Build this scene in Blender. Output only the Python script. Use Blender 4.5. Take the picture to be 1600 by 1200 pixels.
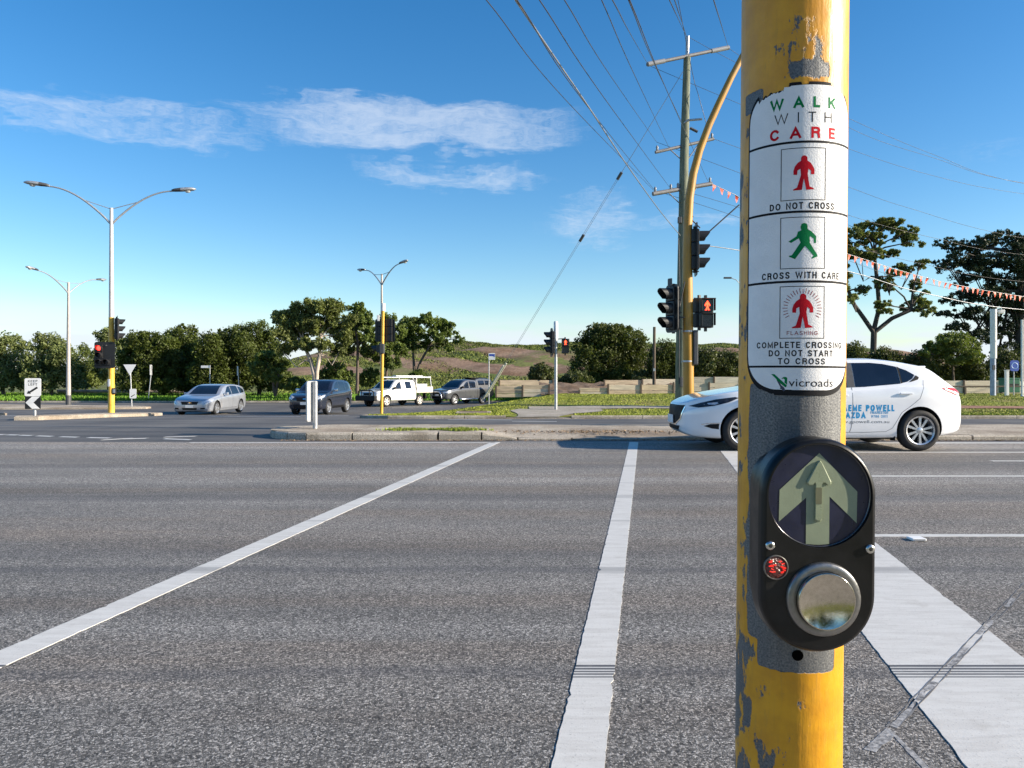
import bpy, bmesh, math, random
import numpy as np
from mathutils import Vector, Matrix
from mathutils.bvhtree import BVHTree
R = math.radians
random.seed(7); rng = np.random.default_rng(11)
for o in list(bpy.data.objects): bpy.data.objects.remove(o)
scene = bpy.context.scene
COL = scene.collection

# ------------------------------------------------------------------ camera
CAM_H = 1.14
cam_d = bpy.data.cameras.new('camera'); cam = bpy.data.objects.new('camera', cam_d); COL.objects.link(cam)
cam.location = (0, 0, CAM_H); cam.rotation_euler = (R(90), 0, 0)
cam_d.sensor_width = 36; cam_d.lens = 27.0; cam_d.shift_y = -10/1600
cam_d.clip_start = 0.05; cam_d.clip_end = 4000
scene.camera = cam

# ------------------------------------------------------------------ sky, sun, exposure
SUN_AZ = Vector((0.98, -0.19)).normalized(); SUN_EL = R(20.5)
world = bpy.data.worlds.new('World'); scene.world = world; world.use_nodes = True

class NT:
    """tiny node-tree helper"""
    def __init__(s, tree): s.t = tree; s.n = tree.nodes; s.l = tree.links
    def put(s, sock, v):
        if isinstance(v, bpy.types.NodeSocket): s.l.new(v, sock)
        elif isinstance(v, (tuple, list)):
            if len(sock.default_value) == 4 and len(v) == 3: v = tuple(v) + (1,)
            sock.default_value = v
        else: sock.default_value = v
    def node(s, typ, out=0, props=None, **ins):
        nd = s.n.new(typ)
        for k, v in (props or {}).items(): setattr(nd, k, v)
        for k, v in ins.items():
            key = int(k[1:]) if k[0] == 'i' and k[1:].isdigit() else k.replace('_', ' ')
            s.put(nd.inputs[key], v)
        return nd.outputs[out]
    def m(s, op, a, b=0.0, c=0.0, clamp=False):
        return s.node('ShaderNodeMath', props={'operation': op, 'use_clamp': clamp}, i0=a, i1=b, i2=c)
    def mapr(s, v, a, b, c=0.0, d=1.0, kind='SMOOTHSTEP'):
        return s.node('ShaderNodeMapRange', props={'interpolation_type': kind, 'clamp': True} if kind == 'LINEAR' else {'interpolation_type': kind}, i0=v, i1=a, i2=b, i3=c, i4=d)
    def mix(s, f, a, b, blend='MIX'):
        nd = s.n.new('ShaderNodeMix'); nd.data_type = 'RGBA'; nd.blend_type = blend
        s.put(nd.inputs[0], f); s.put(nd.inputs[6], a); s.put(nd.inputs[7], b)
        return nd.outputs[2]
    def noise(s, vec, scale=5, detail=4, rough=.55, out=0):
        return s.node('ShaderNodeTexNoise', out, Vector=vec, Scale=scale, Detail=detail, Roughness=rough)
    def scale(s, vec, v):
        return s.node('ShaderNodeVectorMath', props={'operation': 'MULTIPLY'}, i0=vec, i1=v)
    def sep(s, vec):
        nd = s.n.new('ShaderNodeSeparateXYZ'); s.l.new(vec, nd.inputs[0]); return nd.outputs
    def comb(s, x=0.0, y=0.0, z=0.0):
        return s.node('ShaderNodeCombineXYZ', i0=x, i1=y, i2=z)

def build_world():
    w = NT(world.node_tree); w.n.clear()
    sky = w.n.new('ShaderNodeTexSky'); sky.sky_type = 'NISHITA'; sky.sun_disc = False
    sky.sun_elevation = SUN_EL; sky.sun_rotation = math.atan2(SUN_AZ.x, SUN_AZ.y)
    sky.altitude = 30; sky.air_density = 1.0; sky.dust_density = 0.35; sky.ozone_density = 2.2
    d = w.node('ShaderNodeTexCoord', 'Generated')
    x, y, z = w.sep(d)
    el = w.m('ARCSINE', z); az = w.m('ARCTAN2', x, y)
    # wispy cirrus: stretched noise in azimuth/elevation, gathered in a few drifting bands
    warp = w.noise(w.comb(w.m('MULTIPLY', az, 3.0), w.m('MULTIPLY', el, 12.0)), 2.2, 4, .6)
    elw = w.m('ADD', el, w.m('MULTIPLY', w.m('SUBTRACT', warp, .5), .085))
    p = w.comb(w.m('MULTIPLY', az, 5.0), w.m('MULTIPLY', elw, 26.0))
    n1 = w.noise(p, 1.6, 9, .62); n2 = w.noise(w.comb(w.m('MULTIPLY', az, 16.0), w.m('MULTIPLY', elw, 48.0)), 2.6, 6, .65)
    n3 = w.noise(w.comb(w.m('MULTIPLY', az, 30.0), w.m('MULTIPLY', elw, 120.0)), 3.0, 7, .75)
    tex = w.m('ADD', w.m('MULTIPLY', n1, .46), w.m('ADD', w.m('MULTIPLY', n2, .32), w.m('MULTIPLY', n3, .22)))
    def band(a0, e0, ra, re, g):
        q = w.m('ADD', w.m('POWER', w.m('ABSOLUTE', w.m('DIVIDE', w.m('SUBTRACT', az, R(a0)), R(ra))), 2.0),
                w.m('POWER', w.m('ABSOLUTE', w.m('DIVIDE', w.m('SUBTRACT', elw, R(e0)), R(re))), 2.0))
        return w.m('MULTIPLY', w.mapr(q, 1.25, 0.0), g)
    bands = [(-8.0, 18.0, 15.5, 2.4, 1.0), (-28, 16.6, 15, 1.7, .72), (-48, 17, 14, 2.4, .6), (-4.6, 14.7, 9, 1.3, .8),
             (6.2, 11.6, 4.2, 2.8, .72), (11, 11.2, 11, 1.0, .6), (36, 14, 11, 1.6, .35), (62, 22, 16, 3.0, .6), (100, 18, 20, 2.4, .6), (150, 20, 22, 3.0, .7), (-90, 20, 18, 3, .7), (-140, 16, 22, 2.6, .7)]
    tot = None
    for b in bands:
        v = band(*b); tot = v if tot is None else w.m('MAXIMUM', tot, v)
    dens = w.mapr(w.m('ADD', tex, w.m('MULTIPLY', tot, .36)), .58, .98)
    dens = w.m('MULTIPLY', dens, w.mapr(tot, 0.0, .55))
    low = w.m('MULTIPLY', w.mapr(el, R(5.6), R(2.4)), w.mapr(w.noise(w.comb(w.m('MULTIPLY', az, 4.0), w.m('MULTIPLY', el, 22.0)), 1.5, 6, .6), .22, .60))
    cl = w.m('MAXIMUM', w.m('MULTIPLY', dens, .54), w.m('MULTIPLY', low, .9))
    hs = w.n.new('ShaderNodeHueSaturation'); w.l.new(sky.outputs[0], hs.inputs['Color'])
    hs.inputs['Saturation'].default_value = 1.38; hs.inputs['Hue'].default_value = .503
    col = w.mix(cl, hs.outputs[0], (4.3, 4.7, 5.3, 1))
    bg = w.n.new('ShaderNodeBackground'); w.l.new(col, bg.inputs[0]); bg.inputs[1].default_value = 0.096
    out = w.n.new('ShaderNodeOutputWorld'); w.l.new(bg.outputs[0], out.inputs[0])
build_world()

sun_d = bpy.data.lights.new('sun', 'SUN'); sun_d.energy = 5.0; sun_d.angle = R(.53); sun_d.color = (1.0, .885, .72)
sun = bpy.data.objects.new('sun', sun_d); COL.objects.link(sun); sun.location = (40, -8, 30)
sdir = Vector((SUN_AZ.x*math.cos(SUN_EL), SUN_AZ.y*math.cos(SUN_EL), math.sin(SUN_EL)))
sun.rotation_euler = sdir.to_track_quat('Z', 'Y').to_euler()
scene.view_settings.view_transform = 'Standard'; scene.view_settings.look = 'None'
scene.view_settings.exposure = 1.02; scene.view_settings.gamma = 1.0; scene.view_settings.use_curve_mapping = False
scene.render.engine = 'CYCLES'

# ------------------------------------------------------------------ helpers
F = 1200.0
def P(px, py, d): return Vector(((px-800)*d/F, d, CAM_H-(py-590)*d/F))
def XG(px, d): return (px-800)*d/F
_ry = np.array([-80, 14, 20, 24, 33, 38, 45, 58, 75]); _rz = np.array([0, 0, -.07, -.18, -.5, -.68, -.73, -.75, -.75])
def zr(y): return float(np.interp(y, _ry, _rz))
def sm(t): t = max(0., min(1., t)); return t*t*(3-2*t)
def lerp(a, b, t): return a+(b-a)*t

MATS = {}
def pm(name, col, rough=.6, metal=0., var=.12, scale=12., bump=0., bscale=60., coat=0., dirt=0., dirtcol=(.12, .09, .06), emit=None, estr=0., spec=.5, stretch=(1, 1, 1), island=0.):
    if name in MATS: return MATS[name]
    m = bpy.data.materials.new(name); m.use_nodes = True; t = NT(m.node_tree); b = t.n['Principled BSDF']
    co = t.scale(t.node('ShaderNodeTexCoord', 'Object'), stretch)
    c0 = tuple(max(0, c*(1-var)) for c in col[:3]); c1 = tuple(min(1, c*(1+var)) for c in col[:3])
    f = t.mapr(t.noise(co, scale, 6, .6), .3, .7)
    c = t.mix(f, c0, c1)
    if island:
        ri = t.node('ShaderNodeNewGeometry', 'Random Per Island')
        c = t.mix(ri, t.mix(1.0, c, (1-island,)*3, 'MULTIPLY'), t.mix(1.0, c, (1+island,)*3, 'MULTIPLY'))
    if dirt:
        dm = t.m('MULTIPLY', t.mapr(t.noise(co, scale*.45, 8, .68), .45, .75), dirt)
        c = t.mix(dm, c, dirtcol)
    t.put(b.inputs['Base Color'], c)
    rv_ = .008 if coat else .06
    t.put(b.inputs['Roughness'], t.mapr(t.noise(co, scale*1.7, 4), .3, .7, max(.02, rough-rv_), min(1, rough+rv_)))
    b.inputs['Metallic'].default_value = metal; b.inputs['Specular IOR Level'].default_value = spec
    if coat: b.inputs['Coat Weight'].default_value = coat; b.inputs['Coat Roughness'].default_value = .04
    if bump:
        bn = t.node('ShaderNodeBump', Strength=bump, Distance=.01, Height=t.noise(co, bscale, 5, .6)); t.put(b.inputs['Normal'], bn)
    if emit: b.inputs['Emission Color'].default_value = (*emit, 1); b.inputs['Emission Strength'].default_value = estr
    MATS[name] = m; return m

def fast_mesh(name, verts, faces, k=None):
    """verts Nx3 array, faces list or MxK int array"""
    me = bpy.data.meshes.new(name)
    if isinstance(faces, np.ndarray):
        v = np.asarray(verts, dtype=np.float32); me.vertices.add(len(v)); me.vertices.foreach_set('co', v.ravel())
        M, K = faces.shape; me.loops.add(M*K); me.loops.foreach_set('vertex_index', faces.astype(np.int32).ravel())
        me.polygons.add(M); me.polygons.foreach_set('loop_start', np.arange(0, M*K, K, dtype=np.int32)); me.polygons.foreach_set('loop_total', np.full(M, K, dtype=np.int32))
        me.update(calc_edges=True); me.validate()
    else:
        me.from_pydata([tuple(p) for p in verts], [], faces); me.update()
    return me

class MB:
    """collects shapes into one mesh"""
    def __init__(s): s.v = []; s.f = []; s.mi = []; s.sm = []
    def add(s, vs, fs, mi=0, smooth=False):
        b = len(s.v); s.v += [tuple(v) for v in vs]
        for f in fs: s.f.append(tuple(i+b for i in f)); s.mi.append(mi); s.sm.append(smooth)
        return s
    def box(s, c, size, rz=0., mi=0, mat=None, bev=0.):
        x, y, z = [q/2 for q in size]
        if bev > 0:
            bm = bmesh.new(); bmesh.ops.create_cube(bm, size=1); bmesh.ops.scale(bm, vec=size, verts=bm.verts)
            bmesh.ops.bevel(bm, geom=bm.edges[:], offset=bev, segments=2, affect='EDGES', profile=.6)
            vs = [v.co.copy() for v in bm.verts]; fs = [[v.index for v in f.verts] for f in bm.faces]; bm.free()
        else:
            vs = [Vector(p) for p in ((-x, -y, -z), (x, -y, -z), (x, y, -z), (-x, y, -z), (-x, -y, z), (x, -y, z), (x, y, z), (-x, y, z))]
            fs = [(0, 3, 2, 1), (4, 5, 6, 7), (0, 1, 5, 4), (1, 2, 6, 5), (2, 3, 7, 6), (3, 0, 4, 7)]
        M = Matrix.Translation(c) @ (mat if mat else Matrix.Rotation(rz, 4, 'Z'))
        return s.add([M @ v for v in vs], fs, mi)
    def tube(s, pts, rad, n=10, mi=0, caps=True, smooth=True):
        pts = [Vector(p) for p in pts]; k = len(pts); rad = rad if isinstance(rad, (list, tuple)) else [rad]*k
        vs = []; up = None
        for i, p in enumerate(pts):
            t = (pts[min(i+1, k-1)]-pts[max(i-1, 0)]).normalized()
            if up is None:
                up = Vector((0, 0, 1)) if abs(t.z) < .9 else Vector((1, 0, 0))
            a = t.cross(up).normalized(); b2 = a.cross(t).normalized(); up = b2
            for j in range(n):
                q = 2*math.pi*j/n; vs.append(p+a*math.cos(q)*rad[i]+b2*math.sin(q)*rad[i])
        fs = [(i*n+j, i*n+(j+1) % n, (i+1)*n+(j+1) % n, (i+1)*n+j) for i in range(k-1) for j in range(n)]
        s.add(vs, fs, mi, smooth)
        if caps: s.add(vs[:n], [tuple(range(n))[::-1]], mi); s.add(vs[-n:], [tuple(range(n))], mi)
        return s
    def lathe(s, prof, M=None, n=24, mi=0, smooth=True, cap=True):
        """prof: (r,z) list, about local z"""
        M = M or Matrix.Identity(4); vs = []; k = len(prof)
        for r, z in prof:
            for j in range(n): a = 2*math.pi*j/n; vs.append(M @ Vector((r*math.cos(a), r*math.sin(a), z)))
        fs = [(i*n+j, i*n+(j+1) % n, (i+1)*n+(j+1) % n, (i+1)*n+j) for i in range(k-1) for j in range(n)]
        s.add(vs, fs, mi, smooth)
        if cap and prof[0][0] > 1e-6: s.add(vs[:n], [tuple(range(n))[::-1]], mi)
        if cap and prof[-1][0] > 1e-6: s.add(vs[-n:], [tuple(range(n))], mi)
        return s
    def prism(s, poly, z0, z1, M=None, mi=0):
        """poly in local xy, extruded along local z"""
        M = M or Matrix.Identity(4); n = len(poly)
        area = sum(poly[i][0]*poly[(i+1) % n][1]-poly[(i+1) % n][0]*poly[i][1] for i in range(n))
        if area < 0: poly = list(poly)[::-1]
        vs = [M @ Vector((x, y, z0)) for x, y in poly]+[M @ Vector((x, y, z1)) for x, y in poly]
        fs = [tuple(range(n))[::-1], tuple(range(n, 2*n))]+[(i, (i+1) % n, n+(i+1) % n, n+i) for i in range(n)]
        return s.add(vs, fs, mi)
    def build(s, name, mat, parent=None, auto=None):
        me = fast_mesh(name, s.v, s.f)
        for m in (mat if isinstance(mat, (list, tuple)) else [mat]): me.materials.append(m)
        me.polygons.foreach_set('material_index', s.mi); me.polygons.foreach_set('use_smooth', s.sm)
        if auto: me.polygons.foreach_set('use_smooth', [True]*len(s.f)); me.set_sharp_from_angle(angle=R(auto))
        return link(name, me, parent)

def link(name, me, parent=None):
    o = bpy.data.objects.new(name, me); COL.objects.link(o)
    if parent is not None: o.parent = parent
    return o
def tag(o, label=None, cat=None, group=None, kind=None):
    if label: o['label'] = label
    if cat: o['category'] = cat
    if group: o['group'] = group
    if kind: o['kind'] = kind
    return o
def thing(name, label, cat, loc=(0, 0, 0), rz=0., group=None):
    o = bpy.data.objects.new(name, None); COL.objects.link(o); o.empty_display_size = .2
    o.location = loc; o.rotation_euler = (0, 0, rz)
    return tag(o, label, cat, group)
def copy_tree(o, parent=None):
    c = o.copy(); COL.objects.link(c); c.parent = parent
    for ch in o.children: copy_tree(ch, c)
    return c
def sheet(name, me_or_mb, mat, kind='structure', parent=None):
    o = me_or_mb.build(name, mat, parent)
    if kind: o['kind'] = kind
    return o

_tc = {}
def text_geo(body, bold=0., spacing=1.):
    """text -> 2D verts (baseline 0), faces"""
    key = (body, bold, spacing)
    if key in _tc: return _tc[key]
    cu = bpy.data.curves.new('text', 'FONT'); cu.body = body; cu.size = 1; cu.offset = bold; cu.space_character = spacing; cu.resolution_u = 4
    o = bpy.data.objects.new('text', cu); COL.objects.link(o)
    dg = bpy.context.evaluated_depsgraph_get(); me = bpy.data.meshes.new_from_object(o.evaluated_get(dg))
    v = [(p.co.x, p.co.y) for p in me.vertices]; f = [tuple(p.vertices) for p in me.polygons]
    bpy.data.objects.remove(o); bpy.data.curves.remove(cu); bpy.data.meshes.remove(me)
    _tc[key] = (v, f); return v, f
def fit_text(body, cx, cy, w, h=None, bold=0., spacing=1.):
    v, f = text_geo(body, bold, spacing)
    xs = [p[0] for p in v]; ys = [p[1] for p in v]
    sx = w/(max(xs)-min(xs)); sy = (h/(max(ys)-min(ys))) if h else sx
    mx = (max(xs)+min(xs))/2; my = (max(ys)+min(ys))/2
    return [((x-mx)*sx+cx, (y-my)*sy+cy) for x, y in v], f
def slice2d(v, f, sx, sy):
    """cut flat faces on a grid so that they can follow a curved surface"""
    bm = bmesh.new(); bv = [bm.verts.new((p[0], p[1], 0)) for p in v]
    for q in f:
        try: bm.faces.new([bv[i] for i in q])
        except ValueError: pass
    for ax, st in ((0, sx), (1, sy)):
        if not st: continue
        lo = min(p[ax] for p in v); hi = max(p[ax] for p in v)
        k = math.ceil(lo/st)
        while k*st < hi:
            co = [0, 0, 0]; co[ax] = k*st+1e-5; no = [0, 0, 0]; no[ax] = 1
            bmesh.ops.bisect_plane(bm, geom=bm.verts[:]+bm.edges[:]+bm.faces[:], dist=1e-7, plane_co=co, plane_no=no); k += 1
    bmesh.ops.triangulate(bm, faces=bm.faces[:])
    bm.verts.index_update()
    ov = [(p.co.x, p.co.y) for p in bm.verts]; of = [tuple(x.index for x in q.verts) for q in bm.faces]
    bm.free(); return ov, of
GLY = {'A': (.80, [[(0, 0), (.5, 1), (1, 0)], [(.2, .30), (.8, .30)]]), 'D': (.70, [[(0, 0), (0, 1), (.42, 1), (.76, .90), (.95, .70), (1, .5), (.95, .30), (.76, .10), (.42, 0), (0, 0)]]),
  'E': (.58, [[(1, 1), (0, 1), (0, 0), (1, 0)], [(.12, .52), (.9, .52)]]), 'F': (.56, [[(1, 1), (0, 1), (0, 0)], [(.12, .50), (.85, .50)]]), 'H': (.68, [[(0, 0), (0, 1)], [(1, 0), (1, 1)], [(.1, .52), (.9, .52)]]),
  'I': (.0, [[(.5, 0), (.5, 1)]]), 'K': (.70, [[(0, 0), (0, 1)], [(.08, .36), (.95, 1)], [(.42, .58), (1, 0)]]), 'L': (.54, [[(0, 1), (0, 0), (1, 0)]]), 'M': (.82, [[(0, 0), (0, 1), (.5, .12), (1, 1), (1, 0)]]),
  'N': (.68, [[(0, 0), (0, 1), (1, 0), (1, 1)]]), 'P': (.64, [[(0, 0), (0, 1), (.6, 1), (.9, .92), (1, .75), (.9, .58), (.6, .50), (.1, .50)]]), 'R': (.68, [[(0, 0), (0, 1), (.62, 1), (.9, .93), (.98, .76), (.9, .59), (.62, .52), (.1, .52)], [(.62, .50), (.88, .40), (.98, 0)]]),
  'S': (.66, [[(.95, .86), (.78, .98), (.5, 1), (.22, .98), (.04, .80), (.10, .63), (.34, .55), (.66, .46), (.92, .36), (.98, .20), (.80, .03), (.5, 0), (.22, .02), (.04, .16)]]), 'T': (.62, [[(0, 1), (1, 1)], [(.5, 0), (.5, .9)]]),
  'W': (1.08, [[(0, 1), (.25, 0), (.5, 1), (.75, 0), (1, 1)]]), 'Z': (.62, [[(0, 1), (1, 1), (0, 0), (1, 0)]]), '1': (.22, [[(0, .78), (1, 1), (1, 0)]]), '7': (.52, [[(0, 1), (1, 1), (.35, 0)]]), '2': (.54, [[(0, .74), (.1, .92), (.4, 1), (.75, .96), (1, .74), (.85, .5), (0, 0), (1, 0)]])}
def _ell(a0, a1, n=18): return [(.5+.5*math.cos(R(a0+(a1-a0)*i/n)), .5+.5*math.sin(R(a0+(a1-a0)*i/n))) for i in range(n+1)]
GLY['O'] = (.78, [_ell(0, 360, 24)]); GLY['0'] = (.54, [_ell(0, 360, 20)]); GLY['C'] = (.74, [_ell(42, 318)]); GLY['G'] = (.78, [_ell(42, 345)+[(1, .46), (.58, .46)]])
GLY['8'] = (.54, [[(.5+.44*math.cos(a), .76+.24*math.sin(a)) for a in [6.2832*i/14 for i in range(15)]], [(.5+.5*math.cos(a), .26+.26*math.sin(a)) for a in [6.2832*i/14 for i in range(15)]]])
GLY['6'] = (.54, [[(.92, .82), (.72, .98), (.4, .98), (.12, .75), (0, .3)], [(.5+.5*math.cos(a), .29+.29*math.sin(a)) for a in [6.2832*i/14 for i in range(15)]]]); GLY['9'] = (.54, [[(.08, .18), (.28, .02), (.6, .02), (.88, .25), (1, .7)], [(.5+.5*math.cos(a), .71+.29*math.sin(a)) for a in [6.2832*i/14 for i in range(15)]]])
def stroke_poly(pts, t):
    n = len(pts); closed = math.dist(pts[0], pts[-1]) < 1e-7; v = []
    for i, p in enumerate(pts):
        a = pts[i-1] if i else (pts[-2] if closed else None); c = pts[i+1] if i < n-1 else (pts[1] if closed else None)
        d0 = None if a is None else ((p[0]-a[0])/math.dist(p, a), (p[1]-a[1])/math.dist(p, a)); d1 = None if c is None else ((c[0]-p[0])/math.dist(p, c), (c[1]-p[1])/math.dist(p, c))
        if d0 is None: d = d1; m_ = (-d[1], d[0]); k = 1; p = (p[0]-d[0]*t/2, p[1]-d[1]*t/2)
        elif d1 is None: d = d0; m_ = (-d[1], d[0]); k = 1; p = (p[0]+d[0]*t/2, p[1]+d[1]*t/2)
        else:
            m_ = (-(d0[1]+d1[1]), d0[0]+d1[0]); l = math.hypot(*m_)
            if l < .3: m_ = (-d0[1], d0[0]); k = 1
            else: m_ = (m_[0]/l, m_[1]/l); k = min(2.2, 1/max(.3, -d0[1]*m_[0]+d0[0]*m_[1]))
        v += [(p[0]+m_[0]*t/2*k, p[1]+m_[1]*t/2*k), (p[0]-m_[0]*t/2*k, p[1]-m_[1]*t/2*k)]
    return v, [(2*i+1, 2*i+3, 2*i+2, 2*i) for i in range(n-1)]
def word_strokes(body, cx, cy, w, h, t, gap=.22):
    """bold grotesque capitals as strokes; w x h overall size, t stroke width relative to h"""
    adv = []; x = 0.
    for ch in body:
        if ch == ' ': x += .34+gap; continue
        gw = GLY[ch][0]*.86+(t if ch == 'I' else t*.35 if ch == '1' else 0); adv.append((ch, x, gw)); x += gw+gap
    tot = x-gap; sx = w/tot; th = t*h; out = []
    for ch, x0, gw in adv:
        for st in GLY[ch][1]:
            X0, X1 = (x0*sx-w/2+cx)+th/2, ((x0+gw)*sx-w/2+cx)-th/2; Y0, Y1 = cy-h/2+th/2, cy+h/2-th/2
            out.append(stroke_poly([(X0+(X1-X0)*a, Y0+(Y1-Y0)*b_) for a, b_ in st], th))
    return out
def rrect(w, h, r, n=5, cx=0., cy=0.):
    out = []
    for (sx, sy, a0) in ((1, 1, 0), (-1, 1, 90), (-1, -1, 180), (1, -1, 270)):
        for i in range(n+1):
            a = R(a0+90*i/n); out.append((cx+sx*(w/2-r)+r*math.cos(a), cy+sy*(h/2-r)+r*math.sin(a)))
    return out
def face_frame(loc, d):
    """matrix whose local z is the facing direction d, local y is world up, local x runs to the right as seen from the front"""
    z = Vector(d).normalized(); x = Vector((0, 0, 1)).cross(z).normalized(); y = z.cross(x)
    M = Matrix((x, y, z)).transposed().to_4x4(); M.translation = loc; return M

# ------------------------------------------------------------------ common materials
M_galv = pm('galvanised_steel', (.42, .43, .44), .45, .6, .18, 14, .05, 90)
M_alu = pm('sign_back_aluminium', (.55, .56, .57), .42, .5, .08, 8)
M_white = pm('white_paint_metal', (.74, .74, .72), .5, 0, .05, 9, dirt=.12)
M_black = pm('black_polycarbonate', (.012, .012, .013), .42, 0, .2, 20)
M_visor = pm('visor_black', (.016, .016, .017), .5, 0, .2, 20)
M_lens_off = pm('dark_lens', (.03, .03, .032), .25, 0, .3, 30)
M_lens_red = pm('red_signal_light', (.5, .01, .01), .3, 0, .1, 40, emit=(1, .03, .02), estr=4.)
M_red_man = pm('red_pedestrian_light', (.5, .02, .01), .3, 0, .1, 40, emit=(1, .06, .02), estr=3.0)
M_grey_dark = pm('dark_grey_plastic', (.06, .062, .066), .5, 0, .15, 20)
M_signwhite = pm('reflective_white_sheet', (.78, .78, .77), .45, 0, .04, 10, dirt=.08)
M_signblack = pm('black_sign_ink', (.015, .015, .015), .5, 0, .1, 10)
M_signblue = pm('blue_sign_ink', (.03, .08, .38), .5, 0, .1, 10)
M_wire = pm('cable_black', (.035, .035, .038), .5, 0, .1, 2)
M_wire_al = pm('cable_aluminium', (.30, .31, .33), .45, .5, .1, 2)
# ================================================================== ground, roads, islands
def mat_chipseal():
    m = bpy.data.materials.new('coarse_chip_seal'); m.use_nodes = True; t = NT(m.node_tree); b = t.n['Principled BSDF']
    co = t.node('ShaderNodeTexCoord', 'Object'); x, y, z = t.sep(co)
    wob = t.node('ShaderNodeVectorMath', props={'operation': 'ADD'}, i0=co, i1=t.scale(t.noise(co, 40, 2, .5, 1), (.012, .012, 0)))
    vc = t.node('ShaderNodeTexVoronoi', 'Color', Vector=wob, Scale=128.0)
    vd = t.node('ShaderNodeTexVoronoi', 'Distance', props={'feature': 'DISTANCE_TO_EDGE'}, Vector=wob, Scale=128.0)
    r_, g_, b_ = t.sep(vc)
    stone = t.mapr(r_, .05, .95, .115, .49, 'LINEAR')
    stone = t.m('MULTIPLY', stone, t.mapr(g_, 0, 1, .7, 1.25, 'LINEAR'))
    gap = t.m('ADD', .22, t.m('MULTIPLY', t.mapr(vd, .015, .14), .78))
    keep = t.mapr(b_, .18, .30)                 # some chips are lost: bare binder
    lum = t.m('MULTIPLY', t.m('MULTIPLY', stone, gap), t.m('ADD', t.m('MULTIPLY', keep, .62), .38))
    # traffic wear: long streaks along the lanes
    st = t.noise(t.scale(co, (.05, 1.1, 1)), 1.0, 5, .6); st2 = t.noise(t.scale(co, (.25, 4.5, 1)), 1.0, 4, .6); pt = t.noise(co, .9, 4, .6)
    wear = t.m('ADD', t.m('ADD', t.mapr(st, .3, .7, -.24, .24, 'LINEAR'), t.mapr(st2, .3, .7, -.13, .13, 'LINEAR')), t.mapr(pt, .3, .7, -.08, .08, 'LINEAR'))
    yw = t.m('ADD', y, t.mapr(t.noise(t.scale(co, (.3, .3, 1)), 1.0, 4), .3, .7, -.35, .35, 'LINEAR'))
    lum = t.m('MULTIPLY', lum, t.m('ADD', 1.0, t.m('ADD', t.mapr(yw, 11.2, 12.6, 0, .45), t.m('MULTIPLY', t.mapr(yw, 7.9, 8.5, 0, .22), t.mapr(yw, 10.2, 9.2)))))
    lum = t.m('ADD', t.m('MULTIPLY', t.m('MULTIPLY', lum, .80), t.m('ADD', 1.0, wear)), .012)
    warm = t.mapr(t.noise(t.scale(co, (.12, 1.5, 1)), .8, 4, .6), .42, .68)
    c = t.mix(warm, (1.035, 1.0, .955), (1.11, .98, .86))
    c = t.mix(1.0, c, t.node('ShaderNodeCombineColor', i0=lum, i1=lum, i2=lum), 'MULTIPLY')
    # bluish rubbered tyre tracks
    def track(yc, wd, g):
        n = t.m('ADD', y, t.mapr(t.noise(t.scale(co, (.5, .2, 1)), 1.2, 3), .3, .7, -.05, .05, 'LINEAR'))
        return t.m('MULTIPLY', t.mapr(t.m('ABSOLUTE', t.m('SUBTRACT', n, yc)), wd, wd*.2), g)
    tr = None
    for a in ((4.56, .11, .40), (2.97, .08, .32), (5.0, .2, .2), (7.3, .3, .3), (9.9, .35, .32), (12.0, .4, .25)):
        v = track(*a); tr = v if tr is None else t.m('MAXIMUM', tr, v)
    oil = t.m('MULTIPLY', t.mapr(t.noise(t.scale(co, (.7, 1.6, 1)), .55, 5, .6), .62, .74), .35); c = t.mix(oil, c, (.06, .058, .058))
    sand = t.m('MULTIPLY', t.mapr(t.noise(t.scale(co, (.5, 1.1, 1)), .8, 5, .62), .64, .78), .5); c = t.mix(sand, c, (.34, .29, .235))
    c = t.mix(tr, c, (.05, .051, .06))
    t.put(b.inputs['Base Color'], c); b.inputs['Roughness'].default_value = .78; b.inputs['Specular IOR Level'].default_value = .35
    h = t.m('MULTIPLY', t.m('MULTIPLY', gap, keep), t.mapr(g_, 0, 1, .55, 1.0, 'LINEAR'))
    t.put(b.inputs['Normal'], t.node('ShaderNodeBump', Strength=.6, Distance=.0032, Height=h))
    return m
def mat_asphalt():
    m = bpy.data.materials.new('smooth_dark_asphalt'); m.use_nodes = True; t = NT(m.node_tree); b = t.n['Principled BSDF']
    co = t.node('ShaderNodeTexCoord', 'Object')
    fine = t.noise(co, 55, 4, .7); st = t.noise(t.scale(co, (.08, .7, 1)), 1.0, 6, .62); st2 = t.noise(t.scale(co, (.6, .1, 1)), .6, 5, .6)
    f = t.m('ADD', t.m('MULTIPLY', st, .55), t.m('MULTIPLY', st2, .45))
    c = t.mix(t.mapr(f, .35, .66), (.066, .064, .064), (.165, .155, .142))
    c = t.mix(1.0, c, t.mix(t.mapr(fine, .3, .7), (.72, .72, .73), (1.25, 1.24, 1.22)), 'MULTIPLY')
    c = t.mix(t.m('MULTIPLY', t.mapr(t.noise(t.scale(co, (.06, 1.6, 1)), 1.3, 5, .6), .56, .66), .55), c, (.03, .031, .036))
    t.put(b.inputs['Base Color'], c); b.inputs['Roughness'].default_value = .75; b.inputs['Specular IOR Level'].default_value = .4
    t.put(b.inputs['Normal'], t.node('ShaderNodeBump', Strength=.4, Distance=.005, Height=fine))
    return m
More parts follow.
